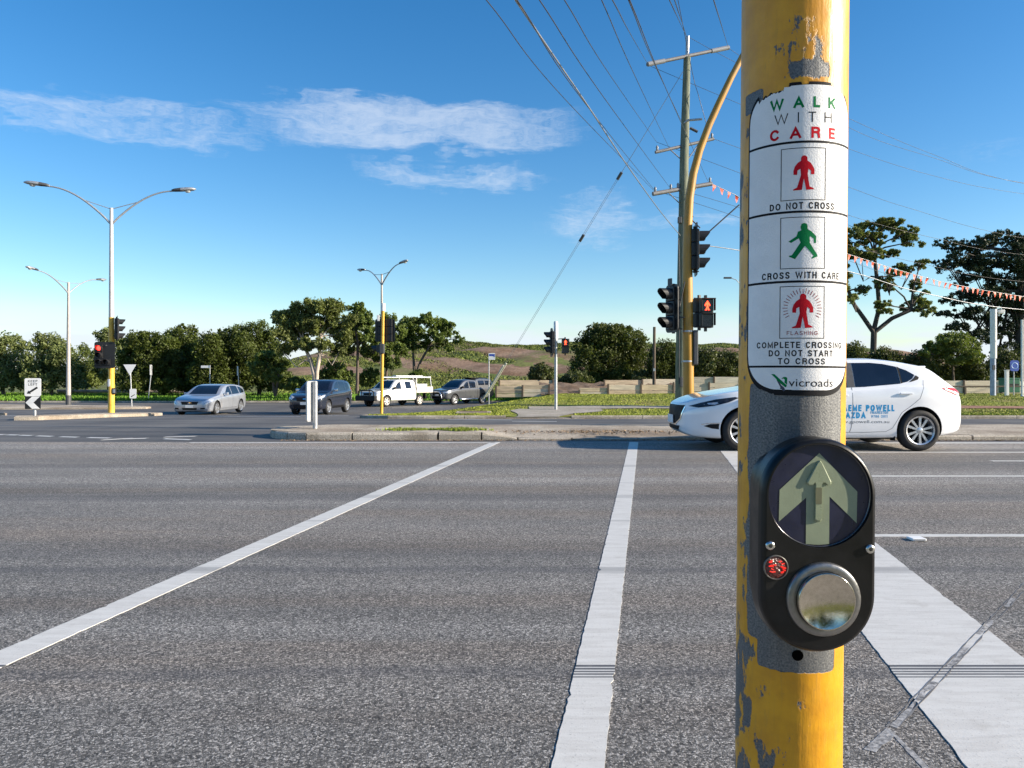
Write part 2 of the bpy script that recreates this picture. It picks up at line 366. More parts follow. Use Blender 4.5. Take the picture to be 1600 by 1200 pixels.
def mat_paint():
    m = bpy.data.materials.new('road_marking_paint'); m.use_nodes = True; t = NT(m.node_tree); b = t.n['Principled BSDF']
    co = t.node('ShaderNodeTexCoord', 'Object'); x, y, z = t.sep(co)
    g = t.noise(t.scale(co, (3.0, 17, 1)), 1.3, 8, .7); sp = t.noise(co, 160, 3, .6); pt = t.noise(co, 5, 5, .6)
    c = t.mix(t.mapr(g, .35, .7), (.60, .59, .56), (.50, .485, .455))
    c = t.mix(t.m('MULTIPLY', t.mapr(pt, .55, .75), .5), c, (.40, .38, .34))
    c = t.mix(t.mapr(sp, .60, .74, 0, .7), c, (.16, .155, .15))
    def bands(lines):
        tot = None
        for yc, hw, k in lines:
            v = t.m('MULTIPLY', t.mapr(t.m('ABSOLUTE', t.m('SUBTRACT', y, yc)), hw, hw*.55), k)
            tot = v if tot is None else t.m('MAXIMUM', tot, v)
        return tot
    # tread print of one braking tyre (grooves stay white) and a fainter older one
    tread = bands([(3.030, .014, .92), (3.000, .012, .9), (2.972, .0085, .9), (2.946, .0095, .9), (2.918, .009, .75), (4.56, .07, .38), (4.50, .05, .25), (7.35, .12, .25), (9.9, .15, .25), (6.1, .03, .3), (8.3, .02, .4)])
    tread = t.m('MULTIPLY', tread, t.mapr(t.noise(t.scale(co, (6, 60, 1)), 1.5, 4), .15, .4))
    c = t.mix(tread, c, (.045, .046, .052))
    t.put(b.inputs['Base Color'], c); b.inputs['Roughness'].default_value = .6
    t.put(b.inputs['Normal'], t.node('ShaderNodeBump', Strength=.35, Distance=.004, Height=t.m('ADD', t.m('MULTIPLY', sp, .5), g)))
    return m
def mat_ground(name, cols, scale=1.2, fine=26, bump=.6, thr=(.4, .62)):
    m = bpy.data.materials.new(name); m.use_nodes = True; t = NT(m.node_tree); b = t.n['Principled BSDF']
    co = t.node('ShaderNodeTexCoord', 'Object')
    n0 = t.noise(co, scale, 6, .62); n1 = t.noise(co, fine, 5, .65); n2 = t.noise(co, scale*.35, 4, .6)
    c = t.mix(t.mapr(n0, *thr), cols[0], cols[1])
    if len(cols) > 2: c = t.mix(t.mapr(n2, thr[0]+.08, thr[1]+.06), c, cols[2])
    c = t.mix(1.0, c, t.mix(t.mapr(n1, .28, .72), (.55,)*3, (1.4,)*3), 'MULTIPLY')
    t.put(b.inputs['Base Color'], c); b.inputs['Roughness'].default_value = .9; b.inputs['Specular IOR Level'].default_value = .2
    t.put(b.inputs['Normal'], t.node('ShaderNodeBump', Strength=bump, Distance=.03, Height=n1))
    return m
M_chip = mat_chipseal(); M_asph = mat_asphalt(); M_paint = mat_paint()
M_grassground = mat_ground('mown_grass_ground', [(.185, .21, .03), (.24, .24, .045), (.25, .21, .07)])
M_hill = mat_ground('weedy_hill_ground', [(.10, .13, .03), (.145, .155, .045), (.18, .135, .08)], .16, 3.2, .8, (.42, .58))
M_dirt = mat_ground('brown_dirt', [(.15, .10, .065), (.23, .165, .115)], 1.5, 18)
M_conc = mat_ground('weathered_concrete', [(.33, .28, .22), (.44, .385, .31), (.25, .20, .15)], 1.1, 40, .25)
M_kerb = mat_ground('kerb_concrete', [(.34, .30, .24), (.46, .41, .34), (.26, .22, .17)], 2.4, 45, .3)
M_path = mat_ground('footpath_surface', [(.30, .27, .22), (.38, .34, .29)], 1.2, 40, .2)
M_redpath = mat_ground('red_brown_path', [(.24, .13, .09), (.33, .19, .13)], 1.2, 30, .3)
M_blade = pm('grass_blades', (.225, .255, .035), .7, 0, .3, .8, island=.22, spec=.25)
M_weed = pm('weed_blades', (.19, .24, .03), .7, 0, .3, 3, island=.4, spec=.25)
M_hillblade = pm('hill_weeds', (.125, .15, .035), .75, 0, .35, .12, island=.28, spec=.2)

def grid(xs_fn, ys, zfn, nx):
    vs = []; fs = []
    for y in ys:
        a, c = xs_fn(y)
        for i in range(nx+1):
            x = a+(c-a)*(i/nx); vs.append((x, y, zfn(x, y)))
    for j in range(len(ys)-1):
        for i in range(nx):
            q = j*(nx+1)+i; fs.append((q, q+1, q+nx+2, q+nx+1))
    mb = MB(); mb.add(vs, fs, 0, True); return mb

# far ground sheet out to the horizon
gb = MB(); gb.add([(-1500, -300, -1.6), (1500, -300, -1.6), (1500, 2500, -1.6), (-1500, 2500, -1.6)], [(0, 1, 2, 3)])
sheet('ground', gb, M_hill)
# near carriageway of coarse chip seal
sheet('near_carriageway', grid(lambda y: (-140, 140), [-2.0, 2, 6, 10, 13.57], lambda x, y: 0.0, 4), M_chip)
YS = [13.57, 14, 16, 18, 20, 22, 24, 26, 28, 30, 33, 36, 38, 41, 45, 50, 54, 58.2]
sheet('intersection_road', grid(lambda y: (-140, 140), YS, lambda x, y: zr(y), 4), M_asph)
# the kerb and footpath that the button pole stands on, grass behind
fp = MB(); fp.box((0, -1.0, .045), (140, 4.4, .15)); sheet('footpath', fp, M_path)
kb = MB(); kb.box((0, 1.3, .035), (140, .16, .15), bev=.02); sheet('kerb', kb, M_kerb)
sheet('grass_behind_footpath', grid(lambda y: (-140, 140), [-80, -40, -10, -3.2], lambda x, y: .10, 6), M_grassground)

# --- painted markings
mk_rng = random.Random(3)
def strip_line(name, x0, y0, x1, y1, w, parent=None, z=-.002, th=.0048, seg=.035, jit=.0013, horiz=True):
    """raised paint strip with slightly ragged edges; width measured along x when horiz else along y"""
    n = max(2, int(math.hypot(x1-x0, y1-y0)/seg)); vs = []; fs = []; rag = 0.
    for i in range(n+1):
        t = i/n; x = x0+(x1-x0)*t; y = y0+(y1-y0)*t; zz = zr(y)+z
        a = mk_rng.gauss(0, jit); c = mk_rng.gauss(0, jit)
        if mk_rng.random() < .06: a += abs(mk_rng.gauss(0, .006))
        if mk_rng.random() < .06: c -= abs(mk_rng.gauss(0, .006))
        if horiz: l = (x-w/2+a, y); r = (x+w/2+c, y)
        else: l = (x, y-w/2+a); r = (x, y+w/2+c)
        vs += [(l[0], l[1], zz), (l[0], l[1], zz+th), (r[0], r[1], zz+th), (r[0], r[1], zz)]
    for i in range(n):
        q = 4*i
        fs += [(q, q+4, q+5, q+1), (q+1, q+5, q+6, q+2), (q+2, q+6, q+7, q+3)]
    mb = MB(); mb.add(vs, fs)
    o = mb.build(name, M_paint, parent); o['kind'] = 'structure'; return o
K = .172
strip_line('crossing_line', -2.10-.11, 2.3, -.285, 13.55, .16)            # left edge of the crossing
strip_line('crossing_line', .1776-.01, 2.1, 2.15, 13.55, .155)           # right edge of the crossing
strip_line('stop_line', 1.33+.29-.03, 2.1, 3.23+.30, 11.95, .575, jit=.0016)
strip_line('edge_line', -40, 13.42, -10.35, 13.50, .10, horiz=False)
strip_line('edge_line', -5.65, 13.48, -.30, 13.48, .09, horiz=False)
strip_line('edge_line', 4.0, 13.40, 60, 13.40, .17, horiz=False)
strip_line('lane_line', 3.5, 11.72, 60, 11.72, .10, horiz=False)
strip_line('lane_line', 3.05, 8.88, 60, 8.88, .085, horiz=False)
strip_line('lane_line', 2.32, 5.54, 60, 5.54, .085, horiz=False)
for k in range(3): strip_line('lane_dash', 6.55+k*9, 10.5, 9.6+k*9, 10.5, .08, horiz=False)
def px_line(p0, p1, w, name='turn_dash'):
    a = XG(*p0); c = XG(*p1); strip_line(name, a, p0[1], c, p1[1], w, horiz=False, seg=.3)
for (a, c, ya, yb) in ((-6, 8, 15.65, 15.6), (12, 28, 15.55, 15.45), (32, 50, 15.4, 15.3), (58, 82, 15.2, 15.05), (95, 122, 14.95, 14.8), (138, 172, 14.7, 14.55)):
    px_line((a, ya), (c, yb), .16)
px_line((160, 14.05), (205, 14.5), .13); px_line((195, 14.35), (230, 14.5), .14)
px_line((257, 14.85), (307, 15.1), .13); px_line((257, 14.35), (298, 14.1), .16)
for (a, c, y) in ((2, 60, 33), (400, 470, 31), (470, 545, 34.5), (330, 400, 31.5), (700, 800, 24.2), (800, 870, 22.6)): px_line((a, y), (c, y-.4), .14, 'lane_dash')
# sealed detector saw-cuts near the stop line
M_seal = pm('saw_cut_sealant', (.27, .265, .26), .7, 0, .6, 45, .3, 80)
def ribbon(name, pts, w, mat, z=.0038, seg=.06, jit=.003):
    vs = []; fs = []; k = 0
    for (x0, y0), (x1, y1) in zip(pts, pts[1:]):
        L = math.hypot(x1-x0, y1-y0); n = max(1, int(L/seg)); nx, ny = -(y1-y0)/L, (x1-x0)/L
        for i in range(n+1):
            t = i/n; a = w/2+mk_rng.gauss(0, jit); c = w/2+mk_rng.gauss(0, jit)
            for X, Y in ((lerp(x0, x1, t)+nx*a, lerp(y0, y1, t)+ny*a), (lerp(x0, x1, t)-nx*c, lerp(y0, y1, t)-ny*c)):
                vs.append((X, Y, z if abs(X-1.59-(Y-2.1)*.19695) < .30 else z-.0026))
        for i in range(n):
            q = k+2*i; fs.append((q+1, q+3, q+2, q))
        k = len(vs)
    mb = MB(); mb.add(vs, fs); o = mb.build(name, mat); o['kind'] = 'structure'; return o
def gp(px, py): d = CAM_H*F/(py-590); return (XG(px, d), d)
M_seal2 = pm('saw_cut_edge', (.15, .145, .14), .7, 0, .3, 18)
def along(p0, p1, f): return (lerp(p0[0], p1[0], f), lerp(p0[1], p1[1], f))
cutA, cutB = gp(1395, 1136), gp(1700, 812)
for f0, f1 in ((.0, .10), (.14, .20), (.245, .30), (.36, .40), (.47, .62), (.7, .95)): ribbon('saw_cut', [along(cutA, cutB, f0), along(cutA, cutB, f1)], .020, M_seal, jit=.005)
for s_ in (-1, 1): ribbon('saw_cut', [(cutA[0]+.020*s_, cutA[1]), (cutB[0]+.020*s_, cutB[1])], .0045, M_seal2, z=.0042, jit=.002)
ribbon('saw_cut', [gp(1398, 1148), gp(1420, 1172), gp(1446, 1200), gp(1500, 1260)], .016, M_seal)
pb = MB(); pb.add([(*gp(*q), .0013) for q in ((1349, 1171), (1386, 1137), (1400, 1146), (1392, 1158), (1378, 1166), (1369, 1176))], [(0, 1, 2, 3, 4, 5)])
pb.build('saw_cut', M_seal)['kind'] = 'structure'
rm = MB(); rm.box((XG(1432, 5.39), 5.39, .010), (.10, .09, .018), bev=.006); rm.box((XG(1432, 5.39), 5.344, .011), (.07, .004, .009), mi=1)
tag(rm.build('road_stud', [M_signwhite, M_galv]), 'small white raised reflective stud by the lane line end', 'road stud')

# --- median island
M_joint = pm('kerb_joint_dark', (.10, .085, .065), .9, 0, .2, 10)  # dark colour of the joints across the island
def med_front(x): return 14.0
def med_h(x):
    a = .135
    if x > -.55: a = lerp(.135, .035, sm((x+.55)/.5))
    if x > 2.3: a = lerp(.035, .085, sm((x-2.3)/1.2))
    return a
NX = -3.55   # nose centre
def med_edge(x):
    """front, back y of the island at x"""
    mid = 15.3; hw = 1.3
    if x < NX: q = math.sqrt(max(0, 1-((NX-x)/1.2)**2)); hw *= q
    return mid-hw, mid+hw
xs = [NX-1.2+1.2*(1-math.cos(i/14*math.pi/2)) for i in range(15)]+[NX+.25*i for i in range(1, 60)]+[12+3*i for i in range(1, 20)]
vs = []; fs = []
rows = [0, .04, .3, .6, .9, 1.0]
for x in xs:
    f_, b_ = med_edge(x)
    f_ += .15*min(1, (x-xs[0])/.5); b_ -= .15*min(1, (x-xs[0])/.5)
    for r_ in rows:
        y = f_+(b_-f_)*r_; h = med_h(x); zf = lerp(h, .135, min(1, r_*1.8)); vs.append((x+(.15 if x == xs[0] else 0), y, zf+.006*math.sin(x*3.1+y*5)))
n = len(rows)
for i in range(len(xs)-1):
    for j in range(n-1): q = i*n+j; fs.append((q, q+n, q+n+1, q+1))
mb = MB(); mb.add(vs, fs, 0, True)
median = sheet('median_island', mb, M_conc)
# kerb stones round the island, one block at a time
def kerb_block(parent, p0, p1, h0, h1, wdt=.15, gap=.012, ins=None, name='kerb_stone', zb=-.06, steps=1):
    p0 = Vector(p0); p1 = Vector(p1); t = (p1-p0); L = t.length; t.normalize(); nrm = Vector((-t.y, t.x))
    a = p0+t*gap; c = p1-t*gap
    vs = []
    for (p, h) in ((a, h0), (c, h1)):
        z0 = zr(p.y)
        prof = [(0, zb), (0, h*.72), (.018, h*.93), (.04, h), (wdt, h), (wdt, zb)]
        for (o_, zz) in prof: q = p+nrm*o_; vs.append((q.x, q.y, max(z0, zr(p.y))+zz))
    k = 6; fs = [(i, i+k, (i+1) % k+k, (i+1) % k) for i in range(k)]+[tuple(range(k)), tuple(range(2*k-1, k-1, -1))]
    fs = [f[::-1] for f in fs]
    mb = MB(); mb.add(vs, fs); return mb.build(name, M_kerb, parent)
bk = [(-.0)]
nose = []
for i in range(9):
    a = R(100+160*i/8); nose.append((NX+1.2*math.cos(a)*1.0, 15.3+1.3*math.sin(a)))
nose = nose
pts = nose+[(x, 14.0) for x in (-2.92, -1.35, -.55, .1, 1.1, 2.3, 3.6, 6.0, 8.4, 10.8, 13.2, 15.6, 18, 22, 26, 32, 40, 60)]
for a, c in zip(pts, pts[1:]): kerb_block(median, a, c, med_h(a[0]), med_h(c[0]), gap=.010 if mk_rng.random() > .3 else .02)
jb = MB()
for x in (-2.92, -1.35, 1.35, 3.9, 9.2, 11.6): jb.add([(x-.006, 14.15, med_h(x)+.011), (x+.006, 14.15, med_h(x)+.011), (x+.14+.006, 16.5, .146), (x+.14-.006, 16.5, .146)], [(0, 1, 2, 3)])
jb.build('expansion_joint', M_joint, median)

# --- grass verge beyond the far carriageway
def vx0(y): return float(np.interp(y, [26, 26.6, 27.5, 29, 33, 40, 50, 58], [-4.3, -5.0, -5.3, -5.25, -4.6, -3.2, -1.2, .8]))
def zv(x, y):
    base = zr(y)+.10
    if y < 30: tgt = lerp(zr(26)+.10, -.165, (y-26)/4)
    else: tgt = lerp(-.165, .10, sm((y-30)/6.5))
    if y < 29: q_ = sm((x+.5)/.4)*sm((2.35-x)/.4)*sm((28.6-y)/2.2); base -= .07*q_; tgt -= .07*q_
    k = sm((x-vx0(y))/5.0); z = lerp(base, max(base, tgt), k)
    return z+.018*math.sin(x*.9+y*.5)*k
VY = [26.0, 26.3, 26.7, 27.2, 28, 29, 30, 31, 32, 33, 34, 35, 36, 38, 40, 43, 46, 50, 54, 58]
def vgrid(y0, y1, xf, zoff, nx, ny):
    ys = [y0+(y1-y0)*i/ny for i in range(ny+1)]
    return grid(xf, ys, lambda x, y: zv(x, y)+zoff, nx)
verge = sheet('grass_verge', grid(lambda y: (vx0(y)+.14, 62), VY, zv, 70), M_grassground)
vp = [(62-6*i, 26.0) for i in range(8)]
vp = [(v_, 25.86) for v_ in (62, 50, 40, 32, 26, 20, 17, 14, 11.6, 9.2, 6.8, 4.4, 2.0)]+[(-.2, 25.86), (-1.6, 25.86), (-3.0, 25.86), (-4.2, 25.95), (-4.9, 26.35), (-5.35, 27.0), (-5.5, 28.0), (-5.4, 29.2), (-5.05, 31), (-4.75, 33), (-4.1, 36.5), (-3.35, 40), (-1.35, 50), (.65, 58)]
for a, c in zip(vp, vp[1:]):
    h = .035 if (-.3 < (a[0]+c[0])/2 < 2.05 and a[1] < 26) else .105
    kerb_block(verge, c, a, h, h, gap=.01)
# footpath through the verge
pth = sheet('verge_path', vgrid(25.95, 31.2, lambda y: (lerp(-.1, .3, (y-26)/5)+.25*math.sin(y), lerp(1.6, 3.6, sm((y-26)/4.5))), .02, 10, 12), M_path)
sheet('verge_path', vgrid(31.2, 32.5, lambda y: (.7, 15.0), .022, 40, 3), M_path)
sheet('verge_path', vgrid(31.2, 32.5, lambda y: (15.0, 62), .022, 40, 3), M_redpath)
pit = MB(); pit.box((XG(740, 28.2), 28.2, zv(XG(740, 28.2), 28.2)+.03), (1.25, .8, .05), bev=.01)
pit.box((XG(740, 28.2), 28.2, zv(XG(740, 28.2), 28.2)+.058), (1.0, .6, .012), mi=1)
tag(pit.build('pit_cover', [M_conc, pm('rusty_steel_lid', (.2, .12, .085), .7, .2, .3, 6)]), 'rusty rectangular pit lid set in the grass verge', 'pit cover')

# --- grass blades
def blades(name, pts, hgt, wid, mat, kind='stuff', parent=None, lean=.35):
    pts = np.asarray(pts); n_ = len(pts)
    ang = rng.uniform(0, 2*np.pi, n_); h = hgt*rng.uniform(.5, 1.3, n_); w = wid*rng.uniform(.6, 1.4, n_)
    dx = np.cos(ang)*w/2; dy = np.sin(ang)*w/2; lx = rng.normal(0, lean, n_)*h; ly = rng.normal(0, lean, n_)*h
    V = np.zeros((n_, 3, 3)); V[:, 0] = pts+np.c_[-dx, -dy, np.full(n_, -.01)]; V[:, 1] = pts+np.c_[dx, dy, np.full(n_, -.01)]; V[:, 2] = pts+np.c_[lx, ly, h]
    me = fast_mesh(name, V.reshape(-1, 3), np.arange(n_*3).reshape(-1, 3)); me.materials.append(mat)
    o = link(name, me, parent); o['kind'] = kind; return o
pts = []
for _ in range(120000):
    y = 26.0+24*random.random()**1.8; x0 = vx0(y)+.12; x = x0+(42-x0)*random.random()
    if x < 22 or random.random() < .6:
        onp = (y < 27.2 and -.35 < x < 2.2) or (y < 31.3 and lerp(-.1, .3, (y-26)/5)+.25*math.sin(y)-.1 < x < lerp(1.6, 3.6, sm((y-26)/4.5))+.1) or (31.15 < y < 32.55 and x > .6)
        if onp: continue
        pts.append((x, y, zv(x, y)))
tag(blades('grass', pts, .040, .05, M_blade, lean=.6), 'short mown grass over the wide verge')
pts = []
for _ in range(2600):
    a = random.random()*2*math.pi; r_ = random.random()**.6
    x = -1.45+1.0*r_*math.cos(a)*(.6+.6*random.random()); y = 14.75+.42*r_*math.sin(a)
    if math.sin(x*5)+math.sin(y*9+1) > -.1: pts.append((x, y, .135))
tag(blades('weeds', pts, .045, .03, M_weed), 'yellow green weeds growing on the median island top')

deb = [(random.uniform(-4.2, 22), 13.99-abs(random.gauss(0, .07)), .006) for _ in range(2600)]+[(random.gauss(1.6, 1.2), random.gauss(14.75, .25), .11) for _ in range(700)]+[(random.uniform(-4.5, 14), 25.84-abs(random.gauss(0, .1)), zr(25.8)+.006) for _ in range(900)]
tag(blades('gutter_litter', deb, .012, .035, pm('dry_litter', (.20, .14, .085), .9, 0, .3, 3, island=.5), lean=1.5), 'dry leaf litter and grit along the median kerb')
# --- distant left grass, kerbs and islands
def zl(x, y): return -.64+max(0, (y-58.5))*.012
sheet('far_grass', grid(lambda y: (-120, lerp(2.0, 12, (y-58.5)/20)), [58.45, 59, 60, 62, 65, 70, 76], zl, 40), M_grassground)
fk = MB(); fk.box((-59, 58.3, -.70), (122, .22, .14), bev=.02); sheet('kerb', fk, M_kerb)
pts = [(x, y, zl(x, y)) for x, y in zip(rng.uniform(-62, 2, 30000), 58.5+16*rng.random(30000)**1.5)]
tag(blades('grass', pts, .22, .16, pm('bright_grass_blades', (.10, .20, .02), .7, 0, .2, .8, island=.35, spec=.2)), 'bright green grass strip below the far hedge trees')
def island(name, poly, h=.12):
    """low concrete island following the road; poly in (x,y)"""
    mb = MB(); n = len(poly)
    area = sum(poly[i][0]*poly[(i+1) % n][1]-poly[(i+1) % n][0]*poly[i][1] for i in range(n))
    if area < 0: poly = poly[::-1]
    cx = sum(p[0] for p in poly)/n; cy = sum(p[1] for p in poly)/n
    lo = [(x, y, zr(y)-.03) for x, y in poly]; hi = [(x, y, zr(y)+h*.8) for x, y in poly]
    inn = [(x+(cx-x)/max(1e-6, math.hypot(cx-x, cy-y))*.12, y+(cy-y)/max(1e-6, math.hypot(cx-x, cy-y))*.12, zr(y)+h) for x, y in poly]
    for i in range(n):
        j = (i+1) % n; mb.add([lo[i], lo[j], hi[j], hi[i]], [(0, 1, 2, 3)]); mb.add([hi[i], hi[j], inn[j], inn[i]], [(0, 1, 2, 3)])
    mb.add(inn, [tuple(range(n))]); return sheet(name, mb, M_conc)
def ipoly(pts): return [(XG(px, d), d) for px, d in pts]
island('traffic_island', ipoly([(22, 23.4), (60, 23.6), (110, 25.3), (165, 28.5), (210, 30.8), (245, 32.6), (254, 34.2), (240, 36), (205, 35.5), (170, 34.6), (120, 30), (60, 26), (25, 24.6)]), .13)
island('traffic_island', ipoly([(-120, 44.5), (60, 45.0), (180, 45.4), (228, 46), (236, 46.8), (226, 47.6), (180, 48.6), (60, 50), (-120, 52)]), .12)
island('traffic_island', ipoly([(-60, 33.5), (6, 33.9), (11, 34.6), (4, 35.4), (-60, 36.2)]), .12)

# --- hill behind
def zhill(x, y):
    k = sm((x+52)/30)*sm((88-x)/38)
    t = sm((y-64)/70); c = 7.4*t*k
    return -.66+c+(.35*math.sin(x*.21+y*.13)+.22*math.sin(x*.53-y*.31)+.12*math.sin(x*1.3+y*.9))*t*k
hill = sheet('hill', grid(lambda y: (-75, 110), [58.6+1.7*i for i in range(66)], zhill, 110), M_hill)
def hcol(x, y): return math.sin(x*.11+1.2)+math.sin(y*.17+x*.05)
g1 = []; g2 = []
for _ in range(190000):
    y = 62+80*random.random()**.8; x = -45+115*random.random(); px = 800+x*F/y
    if not 430 < px < 1330: continue
    brown = (88 < y < 114 and hcol(x, y) > -.25 and math.sin(x*.5+y*.3)+math.sin(x*.23) > -.9)
    if brown: continue
    g1.append((x, y, zhill(x, y)))
tag(blades('hill_weeds', g1, .17, .20, M_hillblade, lean=.8), 'rough green weeds covering the low hill')
bm_ = []
vs = []; fs = []
for i in range(60):
    for j in range(14):
        x = -38+100*i/59; y = 88+26*j/13; vs.append((x, y, zhill(x, y)+(.06 if 0 < j < 13 and 0 < i < 59 else -.3)+.25*(math.sin(x*.7+j)+math.sin(x*.23+j*.7)) * .5))
for i in range(59):
    for j in range(13): q = i*14+j; fs.append((q, q+14, q+15, q+1))
mb = MB(); mb.add(vs, fs, 0, True); sheet('bare_soil', mb, mat_ground('tilled_brown_soil', [(.17, .105, .065), (.26, .175, .12), (.12, .13, .04)], .22, 4, .9))
# eroded bank between the two timber walls
vs = []; fs = []
for i in range(25):
    for j in range(9):
        x = XG(845, 50)+(XG(1075, 50)-XG(845, 50))*i/24; y = 49.4+5*j/8
        vs.append((x, y, .02+.75*sm(j/8)+.08*math.sin(i*1.7+j)+.05*math.sin(i*3.1)))
for i in range(24):
    for j in range(8): q = i*9+j; fs.append((q, q+9, q+10, q+1))
mb = MB(); mb.add(vs, fs, 0, True); sheet('eroded_bank', mb, M_dirt)
# ================================================================== near signal pole with its sign and push button
PR = .057; PY = .866; PX = 436*PY/F
def mat_flaking():
    m = bpy.data.materials.new('flaking_yellow_paint'); m.use_nodes = True; t = NT(m.node_tree); b = t.n['Principled BSDF']
    uv = t.node('ShaderNodeUVMap', props={'uv_map': 'UVMap'}); u, v, _ = t.sep(uv)
    def box(u0, u1, v0, v1, su, sv):
        a = t.m('MULTIPLY', t.mapr(u, u0-su, u0+su), t.mapr(u, u1+su, u1-su))
        c = t.m('MULTIPLY', t.mapr(v, v0-sv, v0+sv), t.mapr(v, v1+sv, v1-sv)); return t.m('MULTIPLY', a, c)
    n = t.noise(t.scale(uv, (1, .55, 1)), 46, 8, .62); nv = t.noise(t.scale(uv, (1, .12, 1)), 190, 4, .6); nl = t.noise(t.scale(uv, (1, .6, 1)), 17, 5, .55)
    base = t.m('ADD', t.m('MULTIPLY', n, .55), t.m('ADD', t.m('MULTIPLY', nl, .32), t.m('MULTIPLY', nv, .13)))
    bias = None
    for (bx, g) in ((box(-.046, .061, .862, 1.13, .006, .008), .50),      # stripped band behind the button
                    (box(-.032, .052, .83, .875, .004, .004), .5),
                    (box(-.10, -.043, .2, 1.42, .012, .05), .072),       # worn left side
                    (box(-.10, .012, .2, .86, .030, .05), .090),         # worn patches below
                    (box(.0, .045, .2, .80, .012, .05), -.03),
                    (box(-.021, .036, 1.445, 1.50, .012, .012), .085),   # scraped above the sign
                    (box(-.002, .040, 1.455, 1.474, .006, .006), .13),
                    (box(-.060, -.034, 1.432, 1.452, .003, .003), .5),
                    (box(-.020, .03, 1.49, 1.52, .012, .015), .05),
                    (box(.052, .12, .2, 1.43, .006, .05), -.09)):
        w_ = t.m('MULTIPLY', bx, g); bias = w_ if bias is None else t.m('ADD', bias, w_)
    mask = t.mapr(t.m('ADD', base, bias), .618, .632)
    edge = t.mapr(t.m('ADD', base, bias), .60, .66)
    # paint
    yel = t.mix(t.mapr(t.noise(uv, 30, 5, .6), .3, .7), (.67, .315, .007), (.54, .24, .006))
    yel = t.mix(t.mapr(nv, .55, .75, 0, .5), yel, (.42, .22, .03))
    yel = t.mix(t.mapr(t.noise(uv, 320, 3, .6), .64, .74, 0, .5), yel, (.25, .16, .05))
    # bare galvanised steel: mottled, scratched
    sp = t.noise(uv, 480, 5, .7); sp2 = t.noise(t.scale(uv, (1, .3, 1)), 24, 6, .65)
    met = t.mix(t.mapr(sp, .3, .72), (.065, .07, .08), (.25, .25, .24)); met = t.mix(t.mapr(sp2, .35, .7, 0, .6), met, (.10, .105, .115))
    met = t.mix(t.mapr(t.noise(t.scale(uv, (3, .06, 1)), 60, 3), .66, .74, 0, .5), met, (.40, .38, .32))
    t.put(b.inputs['Base Color'], t.mix(mask, yel, met))
    t.put(b.inputs['Roughness'], t.m('ADD', t.m('MULTIPLY', mask, .18), t.mapr(nv, .3, .7, .36, .50)))
    t.put(b.inputs['Metallic'], t.m('MULTIPLY', mask, .5))
    hgt = t.m('ADD', t.m('MULTIPLY', t.m('SUBTRACT', 1.0, edge), 1.0), t.m('ADD', t.m('MULTIPLY', nv, .35), t.m('MULTIPLY', t.m('MULTIPLY', sp, mask), .5)))
    hgt = t.m('ADD', hgt, t.m('MULTIPLY', t.noise(t.scale(uv, (1, .8, 1)), 120, 4), .3))
    t.put(b.inputs['Normal'], t.node('ShaderNodeBump', Strength=.8, Distance=.0014, Height=hgt))
    return m
pole = thing('push_button_pole', 'yellow paint-flaking steel pole carrying a crossing sign and black push button', 'signal pole', (PX-CAM_H*math.tan(R(.5)), PY, .0))
pole.rotation_euler = (0, R(.5), 0)
CA = math.atan2(-PY, -PX)          # direction from the pole to the camera
def cyl(theta, r, z): return Vector((math.cos(CA+theta)*r, math.sin(CA+theta)*r, z))
NS = 96; zs = [0.10+.05*i for i in range(80)]
mb = MB(); vs = [cyl(2*math.pi*j/NS, PR, z) for z in zs for j in range(NS)]
fs = [(i*NS+j, i*NS+(j+1) % NS, (i+1)*NS+(j+1) % NS, (i+1)*NS+j) for i in range(len(zs)-1) for j in range(NS)]
mb.add(vs, fs, 0, True); shaft = mb.build('shaft', mat_flaking(), pole)
uvl = shaft.data.uv_layers.new(name='UVMap')
for p in shaft.data.polygons:
    js = [shaft.data.loops[li].vertex_index % NS for li in p.loop_indices]
    wrap = max(js)-min(js) > NS//2
    for li, j in zip(p.loop_indices, js):
        vi = shaft.data.loops[li].vertex_index
        jj = j+NS if (wrap and j < NS//2) else j
        a = 2*math.pi*jj/NS
        if a > math.pi+1e-6 or (wrap is False and min(js) >= NS//2): a -= 2*math.pi
        uvl.data[li].uv = (a*PR, zs[vi//NS])
mb = MB(); mb.lathe([(PR*1.9, .115), (PR*1.9, .13), (PR*1.15, .135), (PR*1.1, .16)], n=32); mb.build('base_plate', M_galv, pole)
# drill hole with rubber plug
def on_pole(theta, z, r=PR): return face_frame(cyl(theta, r, z), (math.cos(CA+theta), math.sin(CA+theta), 0))
mb = MB(); mb.prism([(.0058*math.cos(a*.349), .0058*math.sin(a*.349)) for a in range(18)], -.003, .0004, on_pole(R(9), .847)); mb.build('bolt_hole', pm('hole_black', (.003, .003, .003), .95, 0, .1, 5, spec=0.), pole)

# --- instruction sign wrapped round the pole
SC = R(11); SA = R(64)*PR; ZT, ZB = 1.452, 1.121
def sgn_z(py): return CAM_H+(590-py)*.000675
M_sheet = pm('embossed_white_sign_sheet', (.74, .74, .745), .42, 0, .04, 30, .14, 500, dirt=.10, dirtcol=(.35, .35, .36), spec=.35)
M_ink_k = pm('sign_ink_black', (.012, .012, .014), .6, 0, .1, 30, .05, 700, spec=.12)
M_ink_r = pm('sign_ink_red', (.50, .006, .016), .6, 0, .08, 30, .08, 700, spec=.12)
M_ink_g = pm('sign_ink_green', (.0, .17, .05), .6, 0, .08, 30, .08, 700, spec=.12)
M_ink_m = pm('sign_ink_dark_red', (.24, .008, .015), .6, 0, .08, 30, spec=.12)
M_ink_b = pm('sign_ink_navy', (.02, .03, .07), .35, 0, .08, 30)
sign = None
def sgn(s, z, off): return cyl(SC+s/PR, PR+off, z)
